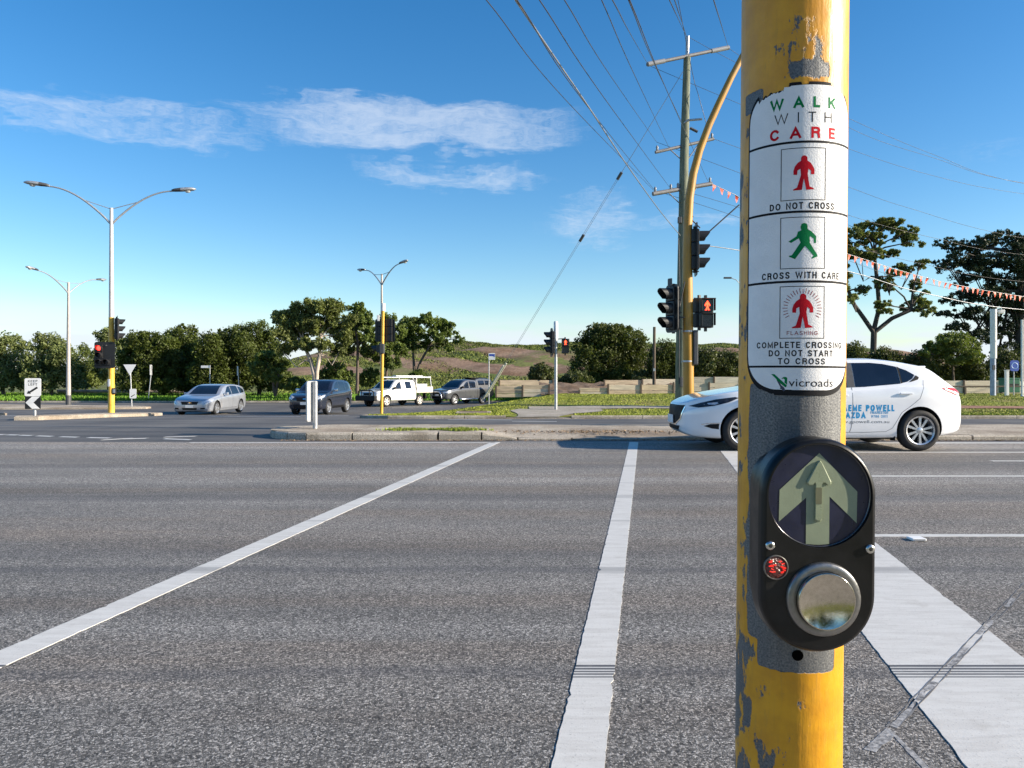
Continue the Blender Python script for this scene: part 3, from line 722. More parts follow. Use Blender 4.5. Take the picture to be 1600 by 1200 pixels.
def rr_bounds(s, a, zt, zb, rt, rb):
    q = abs(s)
    t_ = 0 if q < a-rt else rt-math.sqrt(max(0, rt*rt-(q-(a-rt))**2))
    b_ = 0 if q < a-rb else rb-math.sqrt(max(0, rb*rb-(q-(a-rb))**2))
    return zt-t_, zb+b_
def sign_plate(name, a, zt, zb, rt, rb, off, mat, parent, bite=None, n=110, rows=14):
    mb = MB(); vs = []
    for i in range(n+1):
        s = -a+2*a*i/n; hi, lo = rr_bounds(s, a, zt, zb, rt, rb)
        if bite: hi -= bite(s, hi); lo += bite(s, -1)
        for j in range(rows+1): vs.append(sgn(s, lo+(hi-lo)*j/rows, off))
    fs = [(i*(rows+1)+j, (i+1)*(rows+1)+j, (i+1)*(rows+1)+j+1, i*(rows+1)+j+1) for i in range(n) for j in range(rows)]
    mb.add(vs, fs, 0, True); return mb.build(name, mat, parent)
_br = random.Random(5); _bn = [_br.random() for _ in range(400)]
def bn(s): q = (s+.2)*900; i = int(q); return lerp(_bn[i % 400], _bn[(i+1) % 400], q-i)
def bite_w(s, hi):
    if hi < 0: return .0004*bn(s*.7) if s < -.01 else 0
    if -.048 < s < -.020: return .0032+.003*bn(s)
    if -.02 <= s < -.014 or .030 < s < .045: return .0012*bn(s)
    return .0
def bite_k(s, hi):
    if hi < 0: return .0022*bn(s) if -.045 < s < -.028 else 0
    if -.048 < s < -.016: return .0052+.0035*bn(s*1.3)
    if -.003 < s < .004: return .0034
    if .03 < s < .05: return .003+.002*bn(s)
    return 0
sign = sign_plate('instruction_sign', SA, ZT, ZB, .036, .040, .0006, M_ink_k, pole, bite_k)
sign['label'] = 'white crossing instruction sign wrapped round the yellow pole, top edge peeling'
sign_plate('sign_face', SA-.0028, ZT-.0036, ZB+.0058, .034, .037, .0012, M_sheet, sign, bite_w)
def sgn_poly(name, v, f, mat, off=.00134, st=.0022, label=None):
    v2, f2 = slice2d(v, f, st, 0); mb = MB(); mb.add([sgn(x, z, off) for x, z in v2], f2, 0, True)
    o = mb.build(name, mat, sign)
    if label: o['label'] = label
    return o
def rect(x0, x1, z0, z1): return [(x0, z0), (x1, z0), (x1, z1), (x0, z1)]
for py, th in ((222, 3.6), (331, 3.6), (440, 3.6), (573, 3.2)):
    z = sgn_z(py); sgn_poly('divider', rect(-SA+.002, SA-.002, z-th*.00034, z+th*.00034), [(0, 1, 2, 3)], M_ink_k)
def frame(z0, z1, w):
    t_ = .00075
    o = rect(-w, w, z0, z1); i = rect(-w+t_, w-t_, z0+t_, z1-t_); v = o+i
    return v, [(0, 1, 5, 4), (1, 2, 6, 5), (2, 3, 7, 6), (3, 0, 4, 7)]
for a, c in ((231, 313), (339, 420), (447, 529)):
    v, f = frame(sgn_z(c), sgn_z(a), .0228); sgn_poly('panel_frame', v, f, M_ink_k)
def words(body, py, w, h, mat, bold=.018, spacing=1., cx=0.):
    if body.islower(): v, f = fit_text(body, cx, sgn_z(py), w, h, bold, spacing); return sgn_poly('lettering', v, f, mat)
    mb = MB()
    for i, (v, f) in enumerate(word_strokes(body, cx, sgn_z(py), w, h, bold, spacing)):
        v2, f2 = slice2d(v, f, .0022, 0); mb.add([sgn(x, z, .00134+(i % 5)*1e-5) for x, z in v2], f2, 0, True)
    return mb.build('lettering', mat, sign)
words('WALK', 160, .0690, .0116, M_ink_g, .215, .62); words('WITH', 183.5, .0595, .0108, M_ink_k, .105, .62); words('CARE', 207.5, .0690, .0118, M_ink_r, .215, .62)
words('DO NOT CROSS', 321.5, .0680, .0072, M_ink_k, .185, .18); words('CROSS WITH CARE', 430, .0845, .0072, M_ink_k, .185, .18)
words('FLASHING', 520.5, .0310, .0042, M_ink_m, .13, .2)
words('COMPLETE CROSSING', 539, .0960, .0066, M_ink_k, .185, .18); words('DO NOT START', 552, .0675, .0066, M_ink_k, .185, .18); words('TO CROSS', 564.5, .0480, .0066, M_ink_k, .185, .18)
words('vicroads', 598, .0475, .0082, M_ink_k, .0, 1.02, cx=.0105)
STAND = [(508, 605), (490, 618), (475, 640), (468, 665), (468, 690), (488, 692), (490, 665), (505, 655), (508, 695), (488, 770), (466, 782), (468, 788), (514, 786), (524, 715), (538, 786), (584, 782), (572, 772), (556, 765), (545, 690), (548, 655), (563, 668), (563, 690), (582, 690), (583, 660), (572, 635), (560, 618), (543, 605), (543, 585), (535, 575), (525, 572), (514, 576), (508, 588)]
WALKM = [(520, 330), (530, 375), (490, 392), (470, 460), (372, 530), (405, 552), (500, 490), (522, 550), (415, 730), (378, 735), (380, 748), (455, 788), (578, 598), (690, 740), (668, 765), (668, 785), (745, 748), (738, 725), (640, 555), (638, 455), (690, 495), (695, 560), (722, 555), (722, 460), (660, 390), (610, 360), (610, 310), (595, 280), (565, 270), (535, 280)]
def fig(pts, cx, cz, h):
    y0 = min(p[1] for p in pts); y1 = max(p[1] for p in pts); x0 = min(p[0] for p in pts); x1 = max(p[0] for p in pts); k = h/(y1-y0)
    return [((p[0]-(x0+x1)/2)*k*1.07+cx, (-(p[1]-(y0+y1)/2))*k+cz) for p in pts]
def figure(pts, pyc, h, mat, cx=0.): v = fig(pts, cx, sgn_z(pyc), h); sgn_poly('walking_figure' if pts is WALKM else 'standing_figure', v, [tuple(range(len(v)))], mat)
figure(STAND, 270.5, .0368, M_ink_r); figure(WALKM, 377, .0380, M_ink_g); figure(STAND, 486, .0366, M_ink_r)
rv = []; rf = []
for i in range(25):
    a = R(-28+236*i/24); c, s_ = math.cos(a), math.sin(a); cz = sgn_z(482)
    r0, r1 = .0150, .0192+(.0008 if i % 2 else 0); w_ = .00032
    k = len(rv); rv += [(r0*c*1.0-s_*w_, cz+r0*s_*1.06+c*w_), (r0*c+s_*w_, cz+r0*s_*1.06-c*w_), (r1*c+s_*w_, cz+r1*s_*1.06-c*w_), (r1*c-s_*w_, cz+r1*s_*1.06+c*w_)]; rf.append((k, k+1, k+2, k+3))
sgn_poly('flash_rays', rv, rf, M_ink_m)
def lg(pts): return [((x-567)*.0000845-.0232, sgn_z(598)-(y-310)*.0000845) for x, y in pts]
for pts, mt in (([(475, 205), (515, 205), (665, 345), (655, 370), (640, 365), (545, 285), (540, 268)], M_ink_g), ([(600, 262), (625, 240), (655, 240), (670, 255), (668, 300), (668, 340), (636, 310), (640, 275), (628, 262)], M_ink_g), ([(548, 290), (575, 300), (600, 345), (632, 370), (648, 412), (625, 422), (605, 395), (582, 388), (590, 372)], M_ink_b)):
    v = lg(pts); sgn_poly('road_emblem', v, [tuple(range(len(v)))], mt)

# --- push button unit
BF = face_frame(Vector((0, 0, 0)), (math.sin(R(0)), -math.cos(R(0)), 0))
UC = P(1267, 853, .757); UC = Vector((UC.x-pole.location.x, UC.y-PY, UC.z))
BM = BF.copy(); BM.translation = UC      # local: x right, y up, z towards the viewer; z=0 is the front face
M_house = pm('black_powder_coat', (.006, .006, .0065), .34, 0, .3, 25, .04, 900, dirt=.10, dirtcol=(.10, .10, .10), spec=.3)
HW, HH = .0572, .1065
def stadium(w, h, n=28, o=0.):
    w -= o; h -= o; out = []
    for i in range(n+1): a = math.pi*i/n; out.append((w*math.cos(a), (h-w)+w*math.sin(a)))
    for i in range(n+1): a = math.pi+math.pi*i/n; out.append((w*math.cos(a), -(h-w)+w*math.sin(a)))
    return out
def plate_hole(outer, holes, z0, z1):
    bm = bmesh.new(); es = []
    for loop in [outer]+holes:
        vs = [bm.verts.new((x, y, z1)) for x, y in loop]; es += [bm.edges.new((vs[i], vs[(i+1) % len(vs)])) for i in range(len(vs))]
    bmesh.ops.triangle_fill(bm, edges=es, use_beauty=True, normal=(0, 0, 1))
    mb = MB(); bm.verts.index_update(); mb.add([v.co.copy() for v in bm.verts], [tuple(v.index for v in f.verts) if f.normal.z >= 0 else tuple(v.index for v in f.verts)[::-1] for f in bm.faces]); bm.free()
    for k, loop in enumerate([outer]+holes):
        n = len(loop)
        for i in range(n):
            a, c = loop[i], loop[(i+1) % n]; q = [(a[0], a[1], z0), (c[0], c[1], z0), (c[0], c[1], z1), (a[0], a[1], z1)]
            mb.add(q, [(0, 1, 2, 3) if k == 0 else (3, 2, 1, 0)])
    return mb
def xf(mb, M): mb.v = [tuple(M @ Vector(v)) for v in mb.v]; return mb
DC = (.0008, HH-HW)       # centre of the arrow disc
circ = lambda cx, cy, r, n=64: [(cx+r*math.cos(2*math.pi*i/n), cy+r*math.sin(2*math.pi*i/n)) for i in range(n)]
mb = MB(); mb.prism(stadium(HW, HH), -.030, -.0105); mb.prism(stadium(HW*.80, HH*.90), -.075, -.030)
# shoulder with a rounded edge
ring = [(0, -.0105), (.0006, -.0050), (.0018, -.0020), (.0038, -.0004), (.0050, 0)]
loops = [stadium(HW, HH, 28, o) for o, z in ring]; nL = len(loops[0]); vs = []
for (o, z), lp in zip(ring, loops): vs += [(x, y, z) for x, y in lp]
fs = [(i*nL+j, i*nL+(j+1) % nL, (i+1)*nL+(j+1) % nL, (i+1)*nL+j) for i in range(len(ring)-1) for j in range(nL)]
mb.add(vs, fs, 0, True)
inner = stadium(HW, HH, 28, .0050)
ph = plate_hole(inner, [circ(DC[0], DC[1], .0515)[::-1]], -.0055, 0.); mb.add(ph.v, ph.f)
unit = xf(mb, BM).build('push_button_unit', M_house, pole, auto=38)
unit['label'] = 'black pedestrian push button box with a green arrow disc bolted on the pole'
M_disc = pm('navy_disc', (.010, .012, .036), .33, 0, .2, 40, .03, 500)
M_arrow = pm('pale_green_arrow', (.215, .25, .165), .5, 0, .06, 60, .05, 800)
mb = MB(); mb.prism(circ(*DC, .0514), -.0070, -.0048); xf(mb, BM).build('arrow_disc', M_disc, unit)
mb = MB(); mb.lathe([(.0502, -.0047), (.0506, -.0040), (.0512, -.0036), (.0515, -.0047)], Matrix.Translation((*DC, 0)), 64, cap=False); xf(mb, BM).build('disc_rim', pm('worn_rim', (.10, .10, .11), .25, .6, .3, 30), unit)
def ar(x, y): return (DC[0]+(x-738)*.000119, DC[1]-(y-742)*.000119)
ARW = [ar(*p) for p in ((738, 392), (1057, 710), (1054, 972), (826, 752), (826, 1148), (738, 1156), (632, 1150), (632, 762), (405, 966), (410, 700))]
mb = MB(); mb.prism(ARW, -.0047, -.0044); xf(mb, BM).build('arrow', M_arrow, unit)
tip = [ar(*p) for p in ((738, 452), (752, 462), (836, 628), (834, 648), (812, 652), (790, 632), (768, 632), (757, 650), (758, 945), (745, 960), (718, 960), (700, 945), (704, 650), (695, 630), (672, 652), (640, 650), (630, 632), (722, 462))]
mb = MB(); cx = sum(p[0] for p in tip)/len(tip); cy = sum(p[1] for p in tip)/len(tip)
mb.prism(tip, -.0044, -.0030)
sh = [(x+(DC[0]-x)*.10, y+(cy-y)*.04) for x, y in tip]; n = len(tip)
mb2 = MB(); mb2.add([(x, y, -.0030) for x, y in tip]+[(x, y, -.0021) for x, y in sh], [(i, (i+1) % n, n+(i+1) % n, n+i) for i in range(n)][::1]+[tuple(range(n, 2*n))])
mb.add(mb2.v, mb2.f); xf(mb, BM).build('tactile_arrow', pm('tactile_arrow_green', (.24, .275, .18), .28, 0, .06, 60), unit)
mb = MB(); c0 = ar(728, 745); mb.prism(rrect(.0062, .0165, .001, 3, c0[0], c0[1]), -.0023, -.0019); xf(mb, BM).build('tactile_insert', pm('olive_insert', (.12, .12, .07), .4, 0, .2, 60), unit)
def bp(px, py): return ((px-1274)*.757/F*1.02, -(py-853)*.757/F)
M_screw = pm('stainless_screw', (.55, .55, .54), .22, .95, .15, 60)
for px, py in ((1198, 853), (1351, 857)):
    x, y = bp(px, py); T = Matrix.Translation((x, y, 0)); mb = MB()
    mb.lathe([(.0046, 0), (.0046, .0008), (.0040, .0024), (.0022, .0026)], T, 20); mb.lathe([(.0021, .00265), (.0019, .0027), (.0, .0027)], T, 6, mi=1)
    xf(mb, BM).build('screw', [M_screw, M_signblack], unit)
# indicator lamp: clear lens over red diodes
x, y = bp(1207, 887); T = Matrix.Translation((x, y, 0)); mb = MB(); mb.lathe([(.0122, 0), (.0122, .0014), (.0112, .0020), (.0110, .0008)], T, 32, cap=False)
xf(mb, BM).build('lamp_bezel', pm('lamp_bezel_grey', (.12, .11, .10), .35, .3, .2, 60), unit)
mb = MB(); mb.lathe([(.0110, .0008), (.009, .0015), (.005, .0021), (0, .0023)], T, 32); xf(mb, BM).build('indicator_lamp', pm('smoky_red_lens', (.10, .022, .015), .12, 0, .6, 420, .5, 260), unit)
lr = random.Random(2); mb = MB()
for i in range(17):
    a = lr.random()*6.28; r_ = .0083*math.sqrt(lr.random()); mb.box((x+r_*math.cos(a), y+r_*math.sin(a), .0020), (.0030, .0010, .0011), lr.uniform(-.5, .5))
xf(mb, BM).build('diode', pm('red_diode', (.6, .03, .02), .25, 0, .2, 200, emit=(1, .03, .02), estr=.35), unit)
# push button: steel collar and dished polished button
x, y = bp(1280, 936); T = Matrix.Translation((x, y, 0)); mb = MB()
mb.lathe([(.0368, 0), (.0362, .0030), (.0350, .0040), (.0290, .0052), (.0283, .0046), (.0283, .0)], T, 64, cap=False)
xf(mb, BM).build('button_collar', pm('satin_collar', (.22, .22, .22), .34, .85, .08, 200), unit)
mb = MB(); mb.lathe([(.0280, .0), (.0280, .0100), (.0274, .0109), (.0266, .0106)]+[(.0266*(1-k/14), .0106-.0042*(1-(1-k/14)**2)) for k in range(1, 15)], T, 64)
xf(mb, BM).build('push_button', pm('polished_steel_button', (.50, .47, .41), .15, 1.0, .1, 300, .02, 600, stretch=(1, 1, 1)), unit)
# ================================================================== poles, signals, signs, wires, walls
def mat_poleyellow():
    return pm('signal_pole_yellow', (.66, .36, .03), .5, 0, .12, 8, dirt=.5, dirtcol=(.34, .29, .20), stretch=(1, 1, .35))
M_yel = mat_poleyellow()
M_timber = pm('pole_timber', (.15, .165, .115), .85, 0, .35, 9, .5, 60, stretch=(3, 3, .25))
M_brown = pm('brown_timber', (.10, .075, .055), .85, 0, .3, 9, .4, 60, stretch=(3, 3, .25))
M_steelarm = pm('crossarm_grey', (.17, .17, .175), .6, .2, .15, 10)
M_insul = pm('grey_porcelain', (.24, .25, .27), .3, 0, .08, 20)

def lantern(parent, loc, facing, n=3, lit=None, board=True, off=(0., 0.), ped=False, sc=1., cols=None, bw=.50, bh=None):
    """signal head: part 'lantern' with sub-parts visor, lens, target_board. loc in the parent's frame"""
    M = face_frame(Vector(loc), facing) @ Matrix.Scale(sc, 4)
    pitch = .30; H = n*pitch
    mb = MB()
    for i in range(n): mb.box((off[0], off[1]+H/2-pitch*(i+.5), -.09), (.27, pitch-.006, .18), bev=.02)
    if cols:
        for (cx, cy) in cols: mb.box((cx, cy, -.09), (.27, pitch-.006, .18), bev=.02)
    mb.box((off[0], off[1]+H/2+.03, -.1), (.05, .08, .05)); mb.box((off[0], off[1]-H/2-.03, -.1), (.05, .08, .05))
    head = xf(mb, M).build('lantern', M_black, parent)
    if board:
        mb = MB(); mb.prism(rrect(bw, bh or H+.22, .09), -.075, -.055); xf(mb, M).build('target_board', M_black, head)
    cells = [(off[0], off[1]+H/2-pitch*(i+.5), i) for i in range(n)]+[(c[0], c[1], 90+k) for k, c in enumerate(cols or [])]
    for (cx, cy, i) in cells:
        T = Matrix.Translation((cx, cy, 0))
        if ped:
            mb = MB(); mb.prism(rrect(.235, .235, .02), 0, .012, T); xf(mb, M).build('lens', M_lens_off, head)
            v = fig(STAND if i == 0 else WALKM, cx, cy, .19); mb = MB(); mb.prism(v, .013, .018); xf(mb, M).build('pedestrian_symbol', M_red_man if i == lit else M_lens_off, head)
            mb = MB(); mb.box((cx, cy+.14, .06), (.28, .012, .13)); mb.box((cx-.138, cy+.02, .05), (.010, .24, .10)); mb.box((cx+.138, cy+.02, .05), (.010, .24, .10)); xf(mb, M).build('visor', M_visor, head)
            continue
        mb = MB(); mb.lathe([(.104, .0), (.10, .012), (.06, .026), (0, .032)], T, 20); xf(mb, M).build('lens', M_lens_red if i == lit else M_lens_off, head)
        vs = []; nn = 14
        for k in range(nn+1):
            a = R(-55+290*k/nn); c, s_ = math.cos(a), math.sin(a); L = .24*(.55+.45*sm((s_+.75)/1.5))
            for (rr, zz) in ((.122, 0), (.118, L), (.112, L), (.116, 0)): vs.append((cx+rr*c, cy+rr*s_, zz))
        fs = []
        for k in range(nn):
            for j in range(4): q = k*4; fs.append((q+j, q+(j+1) % 4, q+4+(j+1) % 4, q+4+j))
        mb = MB(); mb.add(vs, fs); xf(mb, M).build('visor', M_visor, head)
    return head
def bracket(parent, a, c, r=.018): mb = MB(); mb.tube([a, c], r, 8); return mb.build('bracket', M_grey_dark, parent)

def lamp_arms(t, top, low, L, yaw, rise, headscale=1.):
    """two curved outreach arms with braces and lamp heads, in the thing's frame"""
    for s_ in (-1, 1):
        d = Vector((math.cos(yaw)*s_, math.sin(yaw)*s_, 0)); pts = []
        for k in range(13):
            q = k/12; pts.append(d*(L*q)+Vector((0, 0, low+rise*math.sin(q*math.pi/2*.98)**.9)))
        mb = MB(); mb.tube(pts, [.045-.015*k/12 for k in range(13)], 8); arm = mb.build('outreach_arm', M_galv, t)
        mb = MB(); mb.tube([Vector((0, 0, top-.05)), pts[5]+Vector((0, 0, .03))], .018, 6); mb.build('brace', M_galv, t)
        e = pts[-1]; hs = headscale
        M = Matrix.Translation(e) @ Matrix.Rotation(yaw+(0 if s_ > 0 else math.pi), 4, 'Z') @ Matrix.Rotation(R(-6), 4, 'Y')
        prof = [(-.05, .05, .05), (.05, .10, .08), (.30, .13, .10), (.55, .15, .10), (.75, .13, .08), (.86, .04, .03)]
        vs = []
        for (x, w, h) in prof:
            for k in range(10): a = 2*math.pi*k/10; vs.append((x*hs, w*hs*math.cos(a), h*hs*math.sin(a)*(1 if math.sin(a) > 0 else .55)+.02))
        n = 10; fs = [(i*n+j, (i+1)*n+j, (i+1)*n+(j+1) % n, i*n+(j+1) % n) for i in range(len(prof)-1) for j in range(n)]+[tuple(range(n)), tuple(range((len(prof)-1)*n, len(prof)*n))[::-1]]
        mb = MB(); mb.add(vs, fs, 0, True)
        for q in range(len(mb.f)): mb.mi[q] = 1 if q < 20 else 0
        hd = xf(mb, M).build('lamp_head', [M_galv, M_grey_dark], t)
        mb = MB(); mb.lathe([(0, -.10*hs), (.08*hs, -.085*hs), (.11*hs, -.04*hs)], Matrix.Translation((.55*hs, 0, .0)), 12); xf(mb, M).build('lamp_glass', pm('lamp_glass', (.55, .56, .55), .15, 0, .05, 10), hd)

def street_light(label, px, d, zb, ztop, L, yaw, rise, r0=.13, group=None):
    t = thing('street_light', label, 'street light', (XG(px, d), d, zb), 0, group)
    H = ztop-zb; mb = MB(); mb.tube([(0, 0, 0), (0, 0, H*.35), (0, 0, H)], [r0, r0*.8, r0*.5], 14); mb.build('pole', pm('lamp_pole_paint', (.40, .37, .34), .6, .1, .1, 6), t)
    mb = MB(); mb.tube([(0, 0, 0), (0, 0, .62)], r0*1.12, 14); mb.build('base_sleeve', M_grey_dark, t)
    lamp_arms(t, H, H-.75, L, yaw, rise); return t

# left: joint signal and lighting pole
d = 33.; zb = zr(d)+.12; t = thing('signal_light_pole', 'tall pole, yellow below with red traffic light, twin lamp arms on top', 'signal pole', (XG(174, d), d, zb))
H = CAM_H+(590-325)*d/F-zb; zz = lambda py, d_=d, zb_=zb: CAM_H+(590-py)*d_/F-zb_
mb = MB(); mb.tube([(0, 0, zz(500)), (0, 0, zz(350)), (0, 0, H)], [.105, .075, .07], 16); mb.build('upper_pole', pm('lamp_pole_pale', (.52, .50, .49), .55, .1, .06, 6), t)
mb = MB(); mb.tube([(0, 0, 0), (0, 0, zz(496))], [.135, .108], 16); mb.build('lower_pole', pm('signal_pole_yellow_light', (.72, .42, .05), .5, 0, .08, 8, dirt=.2, dirtcol=(.5, .4, .25)), t)
lamp_arms(t, H, H-.72, 2.5, R(10), 1.55, 1.1)
lantern(t, (-.15, -.30, zz(555)), (.16, -1, 0), 3, 0, bw=.82, bh=1.12, off=(-.20, 0), cols=[(.10, -.30)])
lantern(t, (.36, -.05, zz(514)), (.85, .45, 0), 3, None)
bracket(t, (0, 0, zz(540)), (-.1, -.3, zz(540))); bracket(t, (0, 0, zz(570)), (-.1, -.3, zz(570))); bracket(t, (0, 0, zz(505)), (.3, -.05, zz(505))); bracket(t, (0, 0, zz(524)), (.3, -.05, zz(524)))
mb = MB(); mb.prism(rrect(.10, .32, .03), 0, .02, face_frame(Vector((-.03, -.135, zz(598))), (-.1, -1, 0))); mb.build('instruction_plate', M_signwhite, t)
mb = MB(); mb.box((.15, -.06, zz(611)), (.16, .12, .26), bev=.03); mb.box((.17, -.125, zz(611)), (.10, .02, .16), mi=1, bev=.008); mb.build('push_button_box', [M_black, M_galv], t)
street_light('pale twin-arm street light standing on the concrete strip in front of the far grass', 107, 50., zr(50)+.11, CAM_H+(590-441)*50/F, 2.4, R(76), 1.2, .15)
street_light('twin-arm street light rising behind the yellow signal pole and white utility truck', 596.5, 50., zr(50), CAM_H+(590-428)*50/F, 2.05, R(-47), 1.2, .12)
# distant lamp whose head shows beside the flaking pole
t = thing('street_light', 'far single-arm street light reaching out beside the yellow mast', 'street light', (XG(1163, 70.), 70., -.5))
mb = MB(); mb.tube([(0, 0, 0), (0, 0, 9.4)], [.13, .07], 12); mb.build('pole', M_galv, t)
mb = MB(); mb.tube([(0, 0, 9.2), (-.3, 0, 10.1), (-.75, 0, 10.55), (-1.2, 0, 10.72)], .035, 8); mb.build('outreach_arm', M_galv, t)
mb = MB(); mb.box((-1.52, 0, 10.73), (.72, .26, .15), bev=.05); mb.build('lamp_head', M_grey_dark, t)

# yellow signal post on the verge nose, seen from behind
d = 30.; x0 = XG(596, d); zb = zv(x0, d)-.02; t = thing('signal_post', 'slim yellow signal post with black light boards seen from behind, white cap', 'signal pole', (x0, d, zb))
zz = lambda py, d_=30., zb_=zb: CAM_H+(590-py)*d_/F-zb_
mb = MB(); mb.tube([(0, 0, 0), (.06, 0, zz(486))], .062, 14); mb.build('post', M_yel, t)
mb = MB(); mb.tube([(.06, 0, zz(486)), (.065, 0, zz(474))], .085, 14); mb.build('cap', M_white, t)
mb = MB(); mb.box((-.12, .0, zz(497)), (.10, .10, .24), bev=.02); mb.build('detector_box', M_white, t)
lantern(t, (-.04, .22, zz(516)), (-.15, 1, 0), 3, None, bw=.50, bh=.92, sc=.98)
lantern(t, (.30, .24, zz(516)), (.2, 1, 0), 3, None, bw=.46, bh=.92, sc=.98)
mb = MB(); mb.box((.02, -.0, zz(545)), (.20, .20, .40), bev=.04); mb.build('terminal_box', M_grey_dark, t)
lantern(t, (-.16, .1, zz(545)), (-1, .3, 0), 1, None, board=False, sc=1.0)
bracket(t, (.05, 0, zz(505)), (0, .2, zz(505))); bracket(t, (.05, 0, zz(528)), (0, .2, zz(528)))

# grey signal post with a red pedestrian light
d = 31.; x0 = XG(868.5, d); zb = zv(x0, d)-.02; t = thing('signal_post', 'grey signal post with a red pedestrian light beside the verge path', 'signal pole', (x0, d, zb))
zz = lambda py, d_=31., zb_=zb: CAM_H+(590-py)*d_/F-zb_
mb = MB(); mb.tube([(0, 0, 0), (0, 0, zz(530))], .062, 14); mb.build('post', M_galv, t)
mb = MB(); mb.tube([(0, 0, zz(531)), (0, 0, zz(503)), (0, 0, zz(502))], [.085, .085, .06], 14); mb.build('cap', M_white, t)
lantern(t, (-.24, 0, zz(535)), (-1, -.12, 0), 3, None, bw=.46, bh=1.15)
lantern(t, (.385, -.05, zz(541)), (.08, -1, 0), 2, 0, board=False, ped=True)
for (a, c) in (((0, 0, zz(520)), (-.2, 0, zz(520))), ((0, 0, zz(550)), (-.2, 0, zz(550))), ((0, 0, zz(530)), (.36, -.02, zz(529)))): bracket(t, a, c)

# mast arm on the median
d = 16.; x0 = XG(1075, d); zb = .12; t = thing('mast_arm_pole', 'large yellow mast arm pole curving over the road, red pedestrian light on it', 'signal pole', (x0, d, zb))
def ml(px, py, dy=0.): q = P(px, py, 16.+dy); return Vector((q.x-x0, q.y-16., q.z-.12))
path = [ml(*p) for p in ((1076, 658), (1075.5, 560), (1074.5, 470), (1074, 400), (1074.5, 350), (1077, 310), (1083, 272), (1093, 235), (1108, 195), (1124, 160), (1142, 122), (1160, 88), (1180, 52), (1202, 24), (1226, 6), (1240, 0))]
rad = [.150, .147, .143, .135, .128, .120, .112, .105, .10, .096, .09, .085, .08, .075, .07, .065]
mb = MB(); mb.tube(path, [q*.74 for q in rad], 20); mb.build('mast', pm('mast_yellow', (.40, .205, .02), .45, 0, .15, 5, dirt=.35, dirtcol=(.26, .24, .20), stretch=(1, 1, .4)), t)
mb = MB(); mb.tube([(0, 0, 0), (0, 0, .03)], .24, 20); mb.build('base_plate', M_galv, t)
L1 = ml(1046, 482); lantern(t, L1, (-1, -.42, 0), 3, None, bw=.44, bh=1.0, sc=1.0)
L2 = ml(1092, 390); lantern(t, L2, (1, -.12, 0), 3, None, bw=.50, bh=1.17, sc=.93)
lantern(t, ml(1105, 489, -.12), (.10, -1, 0), 2, 0, board=False, ped=True, sc=1.02)
lantern(t, ml(1098, 489, .12), (.9, .5, 0), 2, None, board=False, ped=True, sc=1.0)
lantern(t, ml(1218, 60, .35), (-.5, -.86, 0), 3, None, bw=.6, bh=1.4)
mb = MB(); mb.box(ml(1085.5, 543), (.10, .22, .72), bev=.02); mb.build('terminal_box', M_grey_dark, t)
mb = MB(); mb.prism(rrect(.13, .16, .02), 0, .008, face_frame(ml(1047, 441), (-1, -.6, 0))); mb.tube([ml(1047, 452), ml(1047, 436)], .012, 6); mb.build('number_plate', M_grey_dark, t)
for a, c in ((ml(1062, 449), ml(1048, 449)), (ml(1066, 514), ml(1044, 514)), (ml(1078, 341), ml(1094, 356)), (ml(1080, 425), ml(1092, 424)), (ml(1084, 466), ml(1105, 467)), (ml(1084, 511), ml(1104, 511)), (ml(1078, 341), ml(1083, 338))): bracket(t, a, c, .014)
bracket(t, ml(1108, 362), ml(1155, 320), .014)
mb = MB()
for pts in (((1053, 456), (1057, 480), (1062, 495), (1070, 496)), ((1053, 488), (1056, 497), (1068, 496)), ((1070, 440), (1064, 470), (1060, 488), (1066, 488)), ((1091, 360), (1087, 378), (1081, 390)), ((1092, 400), (1086, 408), (1081, 412))):
    mb.tube([ml(*p, -.1) for p in pts], .012, 6)
mb.build('signal_cable', M_wire, t)
mb = MB()
for py in (519, 566): mb.tube([ml(1065, py)+Vector((0, 0, 0)), ml(1065, py)+Vector((0, 0, .03))], .01, 6)
for py in (519, 566): mb.lathe([(.111, 0), (.113, .02), (.111, .035)], Matrix.Translation(ml(1075, py)), 20, cap=False)
mb.build('strap', M_galv, t)

# timber power pole with cross-arms
PD = 32.; x0 = XG(1068, PD); zb = .02; t = thing('power_pole', 'tall greenish timber power pole with four cross-arms and insulators', 'power pole', (x0, PD, zb))
def pl(px, py, dy=0.): q = P(px, py, PD+dy); return Vector((q.x-x0, q.y-PD, q.z-zb))
mb = MB(); mb.tube([Vector((-.12, 0, 0)), pl(1065, 500), pl(1069, 250), pl(1073.5, 90)], [.24, .22, .185, .145], 16); mb.build('pole', M_timber, t)
mb = MB(); mb.tube([pl(1073.5, 92), pl(1074.5, 57)], .075, 12); mb.build('pole_top', M_galv, t)
def crossarm(a, c, dy, th=.06, ins=(), braces=True, name='cross_arm'):
    p, q = pl(*a, dy), pl(*c, -dy); mb = MB(); mb.tube([p, q], th, 8); arm = mb.build(name, M_steelarm, t)
    for f in ins:
        w = p.lerp(q, f); mb = MB(); mb.lathe([(.02, 0), (.06, .04), (.04, .09), (.06, .13), (.045, .18), (.03, .22)], Matrix.Translation(w+Vector((0, 0, th*.6))), 10); mb.build('insulator', M_insul, arm)
    if braces:
        m_ = p.lerp(q, .5)
        for f in (.24, .76): mb = MB(); mb.tube([p.lerp(q, f), m_+Vector((0, -.05, -.75))], .022, 6); mb.build('arm_brace', M_steelarm, arm)
    return arm
a1 = crossarm((1011, 101), (1139, 74), -.6, .075, (), False)
